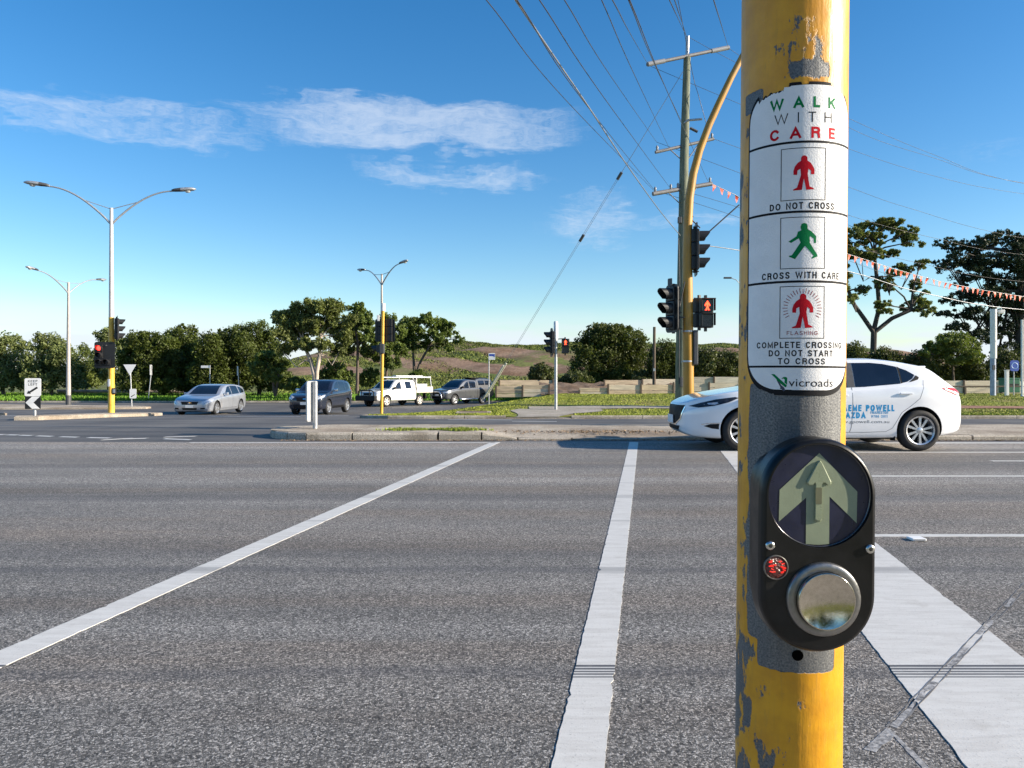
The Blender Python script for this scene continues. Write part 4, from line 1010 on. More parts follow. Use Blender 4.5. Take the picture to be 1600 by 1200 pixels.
mb = MB(); mb.tube([pl(1012, 100.5, -.6).lerp(pl(1138.5, 74.3, .6), 0), pl(1012, 100.5, -.6).lerp(pl(1138.5, 74.3, .6), .2)], .095, 10); mb.tube([pl(1012, 100.5, -.6).lerp(pl(1138.5, 74.3, .6), .78), pl(1138.5, 74.3, .6)], .095, 10); mb.build('line_insulator', M_insul, a1)
crossarm((1024, 238), (1115, 217), -.4, .065, (.03, .97)); crossarm((1020, 303), (1112, 287), -.4, .09, (.04, .3, .42, .97))
mb = MB(); mb.tube([pl(1066, 195), pl(1075, 188, -.3), pl(1097, 186, -.4)], .05, 8); mb.build('fuse_arm', M_galv, t)
mb = MB(); mb.tube([pl(1078, 200, -.3), pl(1090, 206, -.3)], .06, 8); mb.build('fuse', M_grey_dark, t)
mb = MB(); mb.box(pl(1062, 344, -.2), (.16, .14, .26), bev=.02); mb.build('junction_box', M_grey_dark, t)
mb = MB(); mb.box(pl(1064.5, 597, -.28), (.14, .10, .42), bev=.03); mb.build('meter_box', M_grey_dark, t)
mb = MB(); mb.tube([pl(1060, 372, -.25), pl(1061, 395, -.25), pl(1062, 450, -.24), pl(1061, 600, -.26)], .02, 6); mb.build('riser_cable', M_wire, t)

# wires
def wire(pts, r, label, group, mat=None, name='power_cable'):
    """pts: (px,py,depth); smooth curve through them"""
    q = [P(*p) for p in pts]; out = []
    k = len(q)
    for i in range(k-1):
        p0, p1, p2, p3 = q[max(0, i-1)], q[i], q[i+1], q[min(k-1, i+2)]
        for s_ in range(10):
            u = s_/10; out.append(.5*((2*p1)+(p2-p0)*u+(2*p0-5*p1+4*p2-p3)*u*u+(3*p1-p0-3*p2+p3)*u**3))
    out.append(q[-1]); mb = MB(); mb.tube(out, r, 5); return tag(mb.build(name, mat or M_wire), label, 'cable', group)
def overhead(top, end, label, group, r=.012, sag=2., d0=9., mat=None, d1=None):
    """from beyond the top of the frame to a point on the power pole"""
    (xa, ya), (xb, yb) = top, end; dx = (xb-xa)/(yb-ya); d1 = d1 or PD
    xs_ = xa-dx*260
    dm = 1/(.45/d0+.55/d1)
    wire([(xs_, -260, d0*.72), (xa, ya, d0), ((xa+xb)/2-sag*.6, (ya+yb)/2+sag, 1/(.5/d0+.5/d1)), (xb, yb, d1)], r, label, group, mat)
G1 = 'power cables fanning out from the timber pole'
lw = 'thin black power cable running from the low cross-arm'
for top, end, lab, r_, sg, mt in (((760, 0), (1021, 297), 'thin black cable from the low cross-arm tip, lowest of the fan', .009, 9, None), ((808, 0), (1021, 295), 'black cable from the low cross-arm tip running alongside the thick grey service cable', .010, 8, None), ((843, 0), (1045, 291), 'black cable meeting the low cross-arm between its left tip and the pole', .010, 4, None),
        ((882, 0), (1026, 222), 'thin black cable from the second cross-arm left insulator', .009, 4, None), ((940, 0), (1046, 232), 'thin black cable meeting the second cross-arm halfway to the pole', .009, 2, None),
        ((957, 0), (1012, 100), 'thin black cable from the lower left end of the top cross-arm', .010, 1, None), ((1115, 0), (1138, 74), 'thin black cable from the raised right end of the top cross-arm', .010, 0, None),
        ((1046, 0), (1073, 58), 'thin black power cable running from the pole tip', .009, 0, None), ((1054, 0), (1074, 60), 'thin black power cable running from the pole tip', .009, 0, None),
        ((982, 0), (1064, 188), 'thin black power cable running to the fuse arm', .009, 3, None), ((984, 0), (1106, 283), 'thin black cable from the low cross-arm end where the bunting starts', .009, 3, None)):
    overhead(top, end, lab, G1, r_*.75, sg, 9., mt)
wire([(700, -170, 6.5), (806, 0, 9), (923, 172, 15), (977, 254, 20), (1030, 328, 26), (1063, 368, 31.7)], .015, 'thick grey service cable ending halfway up the power pole', None, M_wire_al)
overhead((1078, 95), (1107, 205), 'short black jumper hanging from pole top to fuse', None, .012, 1, 31.5)
G2 = 'power cables leading away to the right'
for pts, lab in (([(1076, 58, 32), (1160, 103, 33), (1322, 183, 35.5), (1460, 242, 38), (1600, 287, 41), (1900, 330, 50)], 'thin cable sagging away from the pole tip over the trees'),
            ([(1138, 75, 32), (1322, 197, 35), (1460, 247, 38), (1600, 286, 41), (1900, 322, 50)], 'thin cable sagging away from the top cross-arm right end'),
            ([(1013, 102, 32), (1150, 160, 33), (1322, 231, 35.5), (1460, 275, 38), (1600, 303, 41), (1900, 340, 50)], 'thin cable sagging away from the top cross-arm left end'),
            ([(1115, 217, 32), (1322, 291, 35), (1420, 325, 38), (1600, 372, 41), (1900, 410, 50)], 'thin cable sagging away from the second cross-arm right end'),
            ([(1026, 222, 32), (1160, 272, 33), (1322, 335, 35.5), (1460, 372, 38), (1600, 398, 41), (1900, 420, 50)], 'thin cable sagging away from the second cross-arm left end'),
            ([(1045, 292, 32), (1160, 326, 33), (1325, 382, 35.5), (1440, 412, 38), (1600, 440, 41), (1900, 455, 50)], 'thin cable sagging away from the low cross-arm middle'),
            ([(1021, 297, 32), (1160, 342, 33), (1325, 407, 35.5), (1440, 442, 38), (1600, 463, 41), (1900, 470, 50)], 'thin cable sagging away from the low cross-arm left end')):
    wire(pts, .0085, lab, G2)
wire([(1066, 380, 32), (1160, 392, 33), (1325, 424, 35.5), (1440, 457, 38), (1600, 484, 41), (1900, 500, 50)], .022, 'thick grey communication cable below the orange bunting', None, M_wire_al)
# guy wire with guards
gy = thing('guy_wire', 'stay wire running down from the power pole to the grass with pale guards', 'stay wire', (0, 0, 0))
ga, gb_ = P(1067, 112, 31.8), P(757, 622, 40.5)
def gpt(f): return ga.lerp(gb_, f)
def gfrac(px):    # fraction along the wire at a picture column
    lo, hi = 0., 1.
    for _ in range(40):
        m_ = (lo+hi)/2; q = gpt(m_)
        if 800+q.x*F/q.y > px: lo = m_
        else: hi = m_
    return lo
f1, f2, f3 = gfrac(968), gfrac(909), gfrac(789)
mb = MB(); mb.tube([gpt(0), gpt(f1)], .011, 6); mb.build('upper_strand', M_wire_al, gy)
for s_ in (-1, 1):
    o_ = Vector((.055*s_, 0, .03*s_)); mb = MB(); mb.tube([gpt(f1)+o_, gpt(1)+o_], .0075, 6); mb.build('lower_strand', M_wire_al, gy)
for f in (f1, f2): mb = MB(); mb.tube([gpt(f-.010), gpt(f+.010)], .07, 10); mb.build('insulator', M_grey_dark, gy)
for s_ in (-1, 1): o_ = Vector((.075*s_, 0, .05*s_)); mb = MB(); mb.tube([gpt(f3)+o_, gpt(.998)+o_], .04, 8); mb.build('guard', pm('pale_guard', (.55, .54, .46), .6, 0, .1, 10), gy)

# bunting
bt = thing('bunting', 'string of small orange flags hanging from the power pole cross-arm', 'bunting', (0, 0, 0))
bpts = [P(*p) for p in ((1112, 287, 31.6), (1148, 304, 32), (1230, 352, 33), (1325, 397, 35), (1400, 421, 36.5), (1470, 440, 38), (1540, 454, 39.5), (1600, 463.5, 41), (1760, 474, 45))]
mb = MB(); mb.tube(bpts, .012, 5); mb.build('string', M_wire_al, bt)
M_flag = pm('orange_flag', (.80, .11, .05), .6, 0, .1, 6, island=.1)
acc = 0.; L = [0.]
for a, c in zip(bpts, bpts[1:]): L.append(L[-1]+(c-a).length)
s_ = .15; fr = random.Random(4)
while s_ < L[-1]:
    i = max(k for k in range(len(L)-1) if L[k] <= s_); u = (s_-L[i])/(L[i+1]-L[i]); p = bpts[i].lerp(bpts[i+1], u); tdir = (bpts[i+1]-bpts[i]).normalized()
    tw = fr.uniform(-.7, .7); dn = Vector((fr.uniform(-.10, .02), tw*.10, -.27)); w_ = tdir*.11*fr.uniform(.7, 1.)
    mb = MB(); nrm = Vector((.0, .004, 0)); mid = p+dn*.5+Vector((0, fr.uniform(-.05, .05), 0))
    vs = [p-w_, p+w_, mid+w_*.6, mid-w_*.6, p+dn+w_*.12, p+dn-w_*.12]; mb.add(vs+[v+nrm for v in vs], [(0, 1, 2, 3), (3, 2, 4, 5), (9, 8, 7, 6), (11, 10, 8, 9), (0, 6, 7, 1), (4, 10, 11, 5), (1, 7, 8, 2), (2, 8, 10, 4), (3, 9, 6, 0), (5, 11, 9, 3)]); mb.build('flag', M_flag, bt); s_ += fr.uniform(.36, .52)

# --- signs
def sign_post(name, label, px, py, d, top, r=.03, zb=None, mat=None, lean=0., cat='sign'):
    x0 = XG(px, d); zb = zb if zb is not None else P(px, py, d).z
    t = thing(name, label, cat, (x0, d, zb)); H = CAM_H+(590-top)*d/F-zb
    mb = MB(); mb.tube([(0, 0, -.05), (lean*H, 0, H)], r, 10); mb.build('post', mat or M_galv, t)
    return t, (lambda px_, py_, dy=0.: Vector((XG(px_, d)-x0, dy, CAM_H+(590-py_)*d/F-zb)))
def plate(t, loc, facing, poly, mat, name, th=.012, z0=0., parent=None):
    mb = MB(); mb.prism(poly, z0, z0+th, face_frame(loc, facing)); return mb.build(name, mat, parent or t)
def ptext(t, loc, facing, body, cx, cy, w, h, mat, z0, bold=0., parent=None):
    M = face_frame(loc, facing); mb = MB()
    for i, (v, f) in enumerate(word_strokes(body, cx, cy, w, h, .16, .22)): mb.add([M @ Vector((x, y, z0+i*2e-4)) for x, y in v], f)
    return mb.build('lettering', mat, parent or t)
# KEEP LEFT + chevron
d = 24.; t, L_ = sign_post('keep_left_sign', 'white KEEP LEFT sign above a black and white chevron board on the island nose', 54.5, 656, d, 592, .045, zr(24)+.11)
fc = (.12, -1, 0); c0 = L_(53, 605, -.05); sg = plate(t, c0, fc, rrect(.48, .56, .05), M_signwhite, 'sign_panel')
ptext(t, c0, fc, 'KEEP', 0, .19, .28, .075, M_signblack, .0135, .01, sg); ptext(t, c0, fc, 'LEFT', 0, .085, .26, .075, M_signblack, .0135, .01, sg)
arw = [(-.17, -.20), (-.125, -.105), (-.105, -.13), (.12, .02), (.155, -.03), (-.07, -.175), (-.05, -.20)]
plate(t, c0, fc, arw, M_signblack, 'arrow', .003, .0125, sg)
c1 = L_(53, 629, -.05); ch = plate(t, c1, fc, rrect(.46, .40, .015), M_signblack, 'chevron_board')
plate(t, c1, fc, [(-.21, 0), (-.02, .19), (.21, .19), (.02, 0), (.21, -.19), (-.02, -.19)], M_signwhite, 'chevron', .003, .0125, ch)
# give way sign seen from behind with small keep left plate
d = 46.5; t, L_ = sign_post('give_way_sign', 'white triangular sign back over a small keep left plate on the island tip', 206, 634, d, 570, .035, zr(46.5)+.10, lean=-.04)
plate(t, L_(203.5, 578, -.05), (.05, -1, 0), [(-.38, .33), (.38, .33), (0, -.33)], M_signwhite, 'triangle_panel')
c0 = L_(208.5, 615, -.05); sg = plate(t, c0, (.05, -1, 0), rrect(.40, .58, .06), M_signwhite, 'sign_panel')
plate(t, c0, (.05, -1, 0), [(v[0]*.75, v[1]*.75-.05) for v in arw], M_signblack, 'arrow', .003, .0125, sg)
# leaning edge-on sign
d = 60.; t, L_ = sign_post('leaning_sign', 'thin leaning sign post seen edge-on in the far grass', 231.5, 626, d, 572, .035, zl(0, 60.), lean=.11)
plate(t, L_(236, 578, 0), (-1, -.12, 0), rrect(.5, .8, .05), M_alu, 'sign_panel', .02)
# street name sign
d = 62.; t, L_ = sign_post('street_name_sign', 'white street name blade on a thin post behind the silver wagon', 328, 622, d, 570.5, .035, zl(0, 62.))
c0 = L_(321, 573, 0); sg = plate(t, c0, (0, -1, 0), rrect(.72, .19, .02), M_signwhite, 'name_blade'); 
d = 60.; t, L_ = sign_post('edge_on_sign', 'pale sign plate on a leaning post above the silver wagon tail', 374, 626, d, 572, .035, zl(0, 60.), lean=-.04)
plate(t, L_(371.5, 579.5, -.04), (-.9, -.42, 0), rrect(.55, .75, .05), M_signwhite, 'sign_panel', .02)
# sign on the median nose, seen edge-on from behind
d = 15.2; t, L_ = sign_post('median_sign', 'steel sign seen edge-on standing on the median nose', 492.5, 671, d, 596, .047, .13)
plate(t, L_(487.5, 627, .02), (-.95, .30, 0), rrect(.36, .80, .04), M_alu, 'sign_panel', .03)
plate(t, L_(491, 627, .0), (-.95, .30, 0), rrect(.05, .76, .01), M_grey_dark, 'sign_channel', .02)
# bus stop sign
d = 44.; t, L_ = sign_post('bus_stop_sign', 'small white and blue flag sign on a post by the grey canopy truck', 764, 617, d, 552, .03, zv(XG(764, 44.), 44.))
c0 = L_(768.5, 557, -.03); sg = plate(t, c0, (0, -1, 0), rrect(.38, .38, .02), M_signwhite, 'sign_panel'); plate(t, c0, (0, -1, 0), [(-.16, .02), (-.16, .14), (.17, .14), (.17, -.04), (.05, .02)], M_signblue, 'blue_band', .003, .0125, sg)
# brown timber post
d = 50.; mb = MB(); x0 = XG(1022, d); mb.tube([(0, 0, -.1), (0, 0, 2.0), (0.02, 0, CAM_H+(590-512)*d/F)], [.12, .10, .09], 10); mb.box((0, -.11, 1.6), (.14, .03, .18), mi=1)
o = mb.build('timber_pole', [M_brown, M_galv]); o.location = (x0, d, .05); tag(o, 'slim dark brown timber pole standing before the low timber walls', 'pole')
# right side poles and sign
d = 44.; x0 = XG(1551.5, d); t = thing('light_pole', 'thick white pole with a small flood lamp beside the pine', 'pole', (x0, d, zv(x0, d)-.03)); zz = lambda py, zb_=zv(x0, d)-.03: CAM_H+(590-py)*44/F-zb_
mb = MB(); mb.tube([(0, 0, 0), (0, 0, zz(560))], .15, 16); mb.build('lower_pole', pm('white_paint_shade_tint', (.33, .38, .48), .5, 0, .2, 5), t)  # lower half of the white pole, its shade put into a blue-grey colour
mb = MB(); mb.tube([(.03, 0, zz(560)), (.03, 0, zz(483))], .17, 16); mb.build('upper_pole', M_white, t)
mb = MB(); mb.box((.48, 0, zz(487)), (.28, .2, .22), bev=.03); mb.tube([(.1, 0, zz(487)), (.4, 0, zz(487))], .03, 6); mb.build('flood_lamp', M_white, t)
mb = MB(); mb.box((-.05, -.16, zz(574)), (.16, .05, .26), bev=.01); mb.build('switch_box', M_grey_dark, t)
x0 = XG(1573, d); mb = MB(); mb.box((0, 0, .74), (.17, .17, 1.50), bev=.02); mb.box((0, 0, 1.51), (.21, .21, .04), bev=.01); o = mb.build('white_post', M_white); o.location = (x0, d, zv(x0, d)-.04); tag(o, 'short square white post left of the blue round sign', 'post')
d = 45.5; t, L_ = sign_post('round_blue_sign', 'blue sign with pale ring on a thin post beside the short white post', 1584, 605, d, 563, .03, zv(XG(1584, 45.5), 45.5))
c0 = L_(1584.5, 571.5, -.04); sg = plate(t, c0, (0, -1, 0), rrect(.52, .64, .12), M_signblue, 'sign_panel'); mb = MB(); mb.lathe([(.20, .013), (.20, .016), (.15, .016), (.15, .013)], face_frame(c0, (0, -1, 0)), 24, cap=False); mb.build('ring', pm('pale_blue', (.2, .35, .6), .5), sg)
x0 = XG(1597, 42.); mb = MB(); mb.tube([(0, 0, -.05), (0, 0, CAM_H+(590-500)*42/F-.1)], .06, 10); mb.lathe([(.09, 0), (.09, .03), (.06, .04)], None, 12); o = mb.build('flag_pole', M_white); o.location = (x0, 42., zv(x0, 42.)); tag(o, 'thin white pole standing right of the blue round sign', 'pole')
mb = MB(); mb.box((0, 0, .62), (1.0, .62, .85), bev=.05); mb.box((0, 0, 1.08), (1.06, .66, .08), bev=.02); mb.box((0, -.33, .7), (.8, .02, .1), mi=1); o = mb.build('green_cabinet', [pm('green_cabinet_paint', (.02, .14, .07), .5), M_black]); o.location = (XG(1577, 48.5), 48.5, .0); tag(o, 'dark green metal cabinet behind the blue round sign', 'cabinet')

# --- timber retaining walls
wr = random.Random(9)
WOOD = [pm('weathered_plank_%d' % i, c, .85, 0, .25, 3, .5, 40, stretch=(.4, 1, 6)) for i, c in enumerate(((.48, .38, .26), (.54, .43, .29), (.42, .33, .23), (.56, .48, .36)))]
WOODL = [pm('pale_plank_%d' % i, c, .85, 0, .2, 3, .5, 40, stretch=(.4, 1, 6)) for i, c in enumerate(((.62, .53, .40), (.68, .60, .47), (.55, .47, .36)))]
def wall(label, px0, px1, ztop0, ztop1, d0, d1, zb, rows=3, bay=2.2, mats=WOOD, depth=.09):
    a = Vector((XG(px0, d0), d0, 0)); c = Vector((XG(px1, d1), d1, 0)); L = (c-a).length; n = max(1, round(L/bay)); ang = math.atan2(c.y-a.y, c.x-a.x)
    t = thing('retaining_wall', label, 'wall', (a.x, a.y, zb), ang, 'timber retaining walls')
    for i in range(n):
        x0, x1 = L*i/n, L*(i+1)/n; h = lerp(ztop0, ztop1, (i+.5)/n)-zb; drop = wr.uniform(-.02, .02)
        for r_ in range(rows):
            hh = h/rows; mb = MB(); mb.box(((x0+x1)/2, wr.uniform(-.012, .012), hh*(r_+.5)+drop), ((x1-x0)-.02, depth, hh-.026), bev=.008); o = mb.build('plank', mats[wr.randrange(len(mats))], t); o.rotation_euler = (0, wr.uniform(-.006, .006), 0)
    for i in range(n+1):
        h = lerp(ztop0, ztop1, i/n)-zb; mb = MB(); mb.box((L*i/n, -depth/2-.045, (h+.04)/2), (.11, .085, h+.04), bev=.008); mb.build('post', M_brown, t)
zt = lambda py, d_: CAM_H+(590-py)*d_/F
wall('low timber plank wall beside the grey canopy truck tail', 775, 858, zt(604, 50), zt(601, 50), 50., 50., -.15, 3)
wall('upper tier timber wall behind the bus stop sign', 780, 864, zt(595, 55), zt(592.5, 55), 55., 55.5, .2, 2, 3.2)
wall('sloping timber wall at the foot of the round dark tree', 905, 950, zt(610, 49), zt(601, 49), 49., 49., -.02, 2, 2.6)
wall('low timber wall behind the slim brown pole', 950, 1052, zt(601, 49), zt(600, 49), 49., 49.2, -.02, 2, 1.9)
wall('upper tier timber wall under the shadowed bushes', 944, 1062, zt(594, 53), zt(592, 53), 53., 53.5, .3, 1, 2.4)
wall('lower tier of pale sleeper wall behind the yellow mast', 1052, 1330, zt(598, 49), zt(597, 49), 49.2, 49., -.02, 3, 2.4, WOODL)
wall('upper tier of pale sleeper wall behind the yellow mast', 1062, 1330, zt(589, 53), zt(588, 53), 53.5, 53., .3, 2, 2.4, WOODL)
wall('pale sleeper wall beneath the pine tree', 1330, 1680, zt(594, 51), zt(595.5, 51), 51., 51., -.02, 2, 2.6, WOODL)
# dark rail in front of the pale wall
rt = thing('low_rail', 'dark low rail on stumps before the pale wall', 'rail', (XG(1455, 47), 47., .08))
mb = MB(); mb.box((3.0, 0, .52), (6.2, .10, .09), bev=.02); mb.build('rail', M_brown, rt)
for i in range(4): mb = MB(); mb.box((.2+1.87*i, 0, .24), (.13, .12, .5), bev=.02); mb.build('stump', M_brown, rt)
lg_ = thing('log_barrier', 'pale log barrier lying along the far grass', 'log', (XG(140, 72.), 72., -.25))
mb = MB(); mb.tube([(-3, 0, .12), (4.5, .2, .10), (9, .1, .06)], [.16, .15, .13], 10); mb.build('log', pm('pale_log', (.42, .33, .25), .85, 0, .25, 3, .4, 30), lg_)
# ================================================================== vehicles
def pchip(xk, yk, x):
    xk = np.asarray(xk, float); yk = np.asarray(yk, float); h = np.diff(xk); dl = np.diff(yk)/h; n = len(xk); m = np.zeros(n)
    for i in range(1, n-1):
        if dl[i-1]*dl[i] > 0:
            w1 = 2*h[i]+h[i-1]; w2 = h[i]+2*h[i-1]; m[i] = (w1+w2)/(w1/dl[i-1]+w2/dl[i])
    m[0], m[-1] = dl[0], dl[-1]
    i = np.clip(np.searchsorted(xk, x)-1, 0, n-2); t = (x-xk[i])/h[i]
    return (yk[i]*(1+2*t)*(1-t)**2+m[i]*h[i]*t*(1-t)**2+yk[i+1]*t*t*(3-2*t)+m[i+1]*h[i]*t*t*(t-1))
def catmull(pts, per=4):
    out = []; k = len(pts)
    for i in range(k-1):
        p0, p1, p2, p3 = [np.array(pts[max(0, min(k-1, j))]) for j in (i-1, i, i+1, i+2)]
        for s_ in range(per):
            u = s_/per; out.append(.5*(2*p1+(p2-p0)*u+(2*p0-5*p1+4*p2-p3)*u*u+(3*p1-p0-3*p2+p3)*u**3))
    out.append(np.array(pts[-1])); return out
def car_paint(name, col, metal=0., rough=.28, flake=0., dirt=.0):
    m = pm(name, col, rough, metal, .03, 3, coat=1.0, dirt=dirt, dirtcol=(.25, .22, .18)); return m
M_glass = pm('car_glass', (.008, .012, .022), .04, 0, .2, 3, spec=.7)
M_tyre = pm('tyre_rubber', (.018, .018, .019), .8, 0, .2, 20)
M_alloy = pm('alloy_rim', (.62, .63, .65), .28, .75, .06, 20)
M_trim = pm('black_trim', (.010, .010, .011), .55, 0, .2, 20, spec=.2)
M_chrome = pm('chrome', (.75, .76, .78), .12, 1.0, .04, 20)
M_well = pm('wheel_well', (.006, .006, .006), .9, 0, .2, 20)
M_head = pm('headlamp', (.55, .58, .62), .08, .35, .25, 18)
M_headdark = pm('headlamp_dark', (.035, .04, .05), .06, .2, .4, 14)
M_tail = pm('tail_lamp', (.42, .012, .015), .12, 0, .2, 12)
M_plate = pm('number_plate_white', (.70, .71, .72), .45, 0, .06, 20)
M_seam = pm('panel_gap', (.02, .02, .022), .7)
M_seam_l = pm('panel_gap_pale', (.16, .16, .17), .7)

class Car:
    def __init__(s, name, label, spec, paint, loc, fwd, cat='car'):
        s.sp = spec; L = spec['L']; s.L = L
        s.t = thing(name, label, cat, loc, math.atan2(-fwd[1], -fwd[0]))     # local -x is forward
        x = np.unique(np.concatenate([np.linspace(0, .3, 10), np.linspace(.3, L-.3, 64), np.linspace(L-.3, L, 10)]))
        g = lambda k: pchip([q[0] for q in spec[k]], [q[1] for q in spec[k]], x)
        top, belt, bot, b = g('top'), g('belt'), g('bot'), g('b'); tum = spec.get('tum', .30)
        secs = []
        for i in range(len(x)):
            w, z0, zB, zT = b[i], bot[i], min(belt[i], top[i]-.03), top[i]; h = zT-zB; m_ = zB-z0
            yc = max(.1, .955*w-tum*h-.012)
            pts = [(0, z0), (.55*w, z0), (.88*w, z0+.01), (.955*w, z0+.06), (.985*w, z0+.28*m_), (w*spec.get('wst', .992), z0+.52*m_), (w, z0+.76*m_), (.985*w, zB-.05*m_), (.955*w, zB),
                   (.955*w-.45*tum*h-.003, zB+.46*h), (yc+.012, zB+.86*h), (yc*.965, zB+.93*h), (yc*.80, zB+.978*h), (yc*.42, zB+.995*h), (0, zT)]
            secs.append(catmull(pts, 3))
        k = len(secs[0]); vs = []; fs = []
        for i, sc in enumerate(secs):
            full = [(x[i]-L/2, -p[0], p[1]) for p in sc]+[(x[i]-L/2, p[0], p[1]) for p in sc[-2:0:-1]]
            vs += full
        n = 2*k-2
        for i in range(len(secs)-1):
            for j in range(n): fs.append((i*n+j, (i+1)*n+j, (i+1)*n+(j+1) % n, i*n+(j+1) % n))
        fs += [tuple(range(n)), tuple(range((len(secs)-1)*n, len(secs)*n))[::-1]]
        bm = bmesh.new(); bv = [bm.verts.new(v) for v in vs]
        for f in fs: bm.faces.new([bv[q] for q in f])
        bmesh.ops.recalc_face_normals(bm, faces=bm.faces[:])
        me = bpy.data.meshes.new('body'); bm.to_mesh(me); bm.free(); me.materials.append(paint); me.materials.append(M_well)
        me.polygons.foreach_set('use_smooth', [True]*len(me.polygons))
        tmp = bpy.data.objects.new('tmp', me); COL.objects.link(tmp)
        cb = MB(); r = spec['wr']+spec.get('archgap', .045); yb = max(b)
        for wx in spec['wx']:
            for s_ in (-1, 1):
                M = Matrix.Translation((wx-L/2, s_*(yb-.13), spec['wr']+.01)) @ Matrix.Rotation(R(90), 4, 'X'); cb.lathe([(0, -.17), (r, -.17), (r, .30), (0, .30)] if s_ < 0 else [(0, -.30), (r, -.30), (r, .17), (0, .17)], M, 40, smooth=False)
        cut = cb.build('cut', M_well); md = tmp.modifiers.new('b', 'BOOLEAN'); md.object = cut; md.operation = 'DIFFERENCE'; md.solver = 'EXACT'; md.material_mode = 'TRANSFER'
        dg = bpy.context.evaluated_depsgraph_get(); dg.update(); me2 = bpy.data.meshes.new_from_object(tmp.evaluated_get(dg))
        bpy.data.objects.remove(tmp); bpy.data.objects.remove(cut)
        me2.set_sharp_from_angle(angle=R(38)); me2.name = 'body'
        s.body = link('body', me2, s.t)
        bm = bmesh.new(); bm.from_mesh(me2); s.bvh = BVHTree.FromBMesh(bm); bm.free()
    def cast(s, view, a, c):
        """view L/R: (x,z) side; F/B: (y,z); T: (x,y). returns point, normal"""
        if view in 'LR': sg = -1 if view == 'L' else 1; o, d = Vector((a-s.L/2, sg*3, c)), Vector((0, -sg, 0))
        elif view in 'FB': sg = -1 if view == 'F' else 1; o, d = Vector((sg*6, a, c)), Vector((-sg, 0, 0))
        else: o, d = Vector((a-s.L/2, c, 4)), Vector((0, 0, -1))
        p, n_, i, ds = s.bvh.ray_cast(o, d); return p, n_
    def patch(s, name, view, poly, mat, off=.004, step=.05, parent=None, faces=None, label=None):
        v, f = slice2d(poly, faces or [tuple(range(len(poly)))], step, step); mb = MB(); idx = {}; vs = []
        for i, q in enumerate(v):
            p, n_ = s.cast(view, *q)
            if p is None: continue
            idx[i] = len(vs); vs.append(p+n_*off)
        lim = .25
        fs = []
        for q in f:
            if all(i in idx for i in q):
                t_ = [idx[i] for i in q]
                if max((vs[t_[0]]-vs[t_[1]]).length, (vs[t_[1]]-vs[t_[2]]).length, (vs[t_[0]]-vs[t_[2]]).length) < max(lim, step*4):
                    nn = (vs[t_[1]]-vs[t_[0]]).cross(vs[t_[2]]-vs[t_[0]])
                    out = {'L': (0, -1, 0), 'R': (0, 1, 0), 'F': (-1, 0, 0), 'B': (1, 0, 0), 'T': (0, 0, 1)}[view]
                    fs.append(tuple(t_) if nn.dot(Vector(out)) > 0 else tuple(t_)[::-1])
        mb.add(vs, fs, 0, True); o = mb.build(name, mat, parent or s.t)
        if label: o['label'] = label
        return o
    def seam(s, view, pts, w=.010, mat=None, name='panel_gap', off=.0012):
        v = []; f = []
        for i, (x, z) in enumerate(pts):
            x0, z0 = pts[max(0, i-1)]; x1, z1 = pts[min(len(pts)-1, i+1)]; l = math.hypot(x1-x0, z1-z0); nx, nz = -(z1-z0)/l, (x1-x0)/l
            v += [(x+nx*w/2, z+nz*w/2), (x-nx*w/2, z-nz*w/2)]
        f = [(2*i, 2*i+1, 2*i+3, 2*i+2) for i in range(len(pts)-1)]
        return s.patch(name, view, v, mat or M_seam, off, .05, faces=f)
    def wheels(s, R_, rim, wd=.20, spokes=5, rimmat=None, twin=False, inset=.02):
        rimmat = rimmat or M_alloy; yb = max(q[1] for q in s.sp['b'])
        tm = MB(); tm.lathe([(rim-.01, -wd/2), (R_-.05, -wd/2-.006), (R_-.018, -wd/2+.012), (R_-.002, -wd/2+.04), (R_, 0), (R_-.002, wd/2-.04), (R_-.018, wd/2-.012), (R_-.05, wd/2+.006), (rim+.004, wd/2), (rim-.012, wd/2-.02)], None, 40, cap=False)
        rm = MB(); rm.lathe([(rim, wd/2-.002), (rim-.004, wd/2+.004), (rim-.022, wd/2-.004), (rim-.028, -.02), (rim-.05, -.06)], None, 40, cap=False)
        rm.lathe([(rim-.03, -.015), (.07, -.02), (0, -.02)], None, 24, mi=1, cap=False)
        rm.lathe([(.058, wd/2-.06), (.052, wd/2-.022), (.03, wd/2-.014), (0, wd/2-.014)], None, 16)
        for i in range(spokes):
            a0 = 2*math.pi*i/spokes
            for da in ((-.5, .5) if twin else (0,)):
                a = a0+da*(.44 if twin else 0)*2*math.pi/spokes
                M = Matrix.Rotation(a, 4, 'Z'); sw = .026 if twin else .12/ max(3, spokes)*2.6
                rm.prism([(.035, -sw*.55), (rim-.02, -sw*.75), (rim-.02, sw*.75), (.035, sw*.55)], wd/2-.055, wd/2-.020, M)
        first = None
        for wx in s.sp['wx']:
            for s_ in (-1, 1):
                e = bpy.data.objects.new('wheel', None); COL.objects.link(e); e.parent = s.t; e.location = (wx-s.L/2, s_*(yb-wd/2-inset), R_); e.empty_display_size = .1
                e.rotation_euler = (R(90) if s_ < 0 else R(-90), 0, 0)
                if first is None:
                    first = (tm.build('tyre', M_tyre, e), rm.build('rim', [rimmat, M_well], e, auto=40))
                else:
                    for q in first: c = q.copy(); COL.objects.link(c); c.parent = e
    def mirror(s, x, z, paint, sides='LR', sz=(.14, .20, .15)):
        for v in sides:
            p, n_ = s.cast(v, x, z); sg = -1 if v == 'L' else 1
            if p is None: continue
            mb = MB(); mb.box((p.x+.02, p.y+sg*.13, p.z+.05), sz, bev=.045, rz=sg*.15); mb.box((p.x, p.y+sg*.03, p.z+.01), (.06, .1, .03), mi=1); mb.build('door_mirror', [paint, M_trim], s.t)
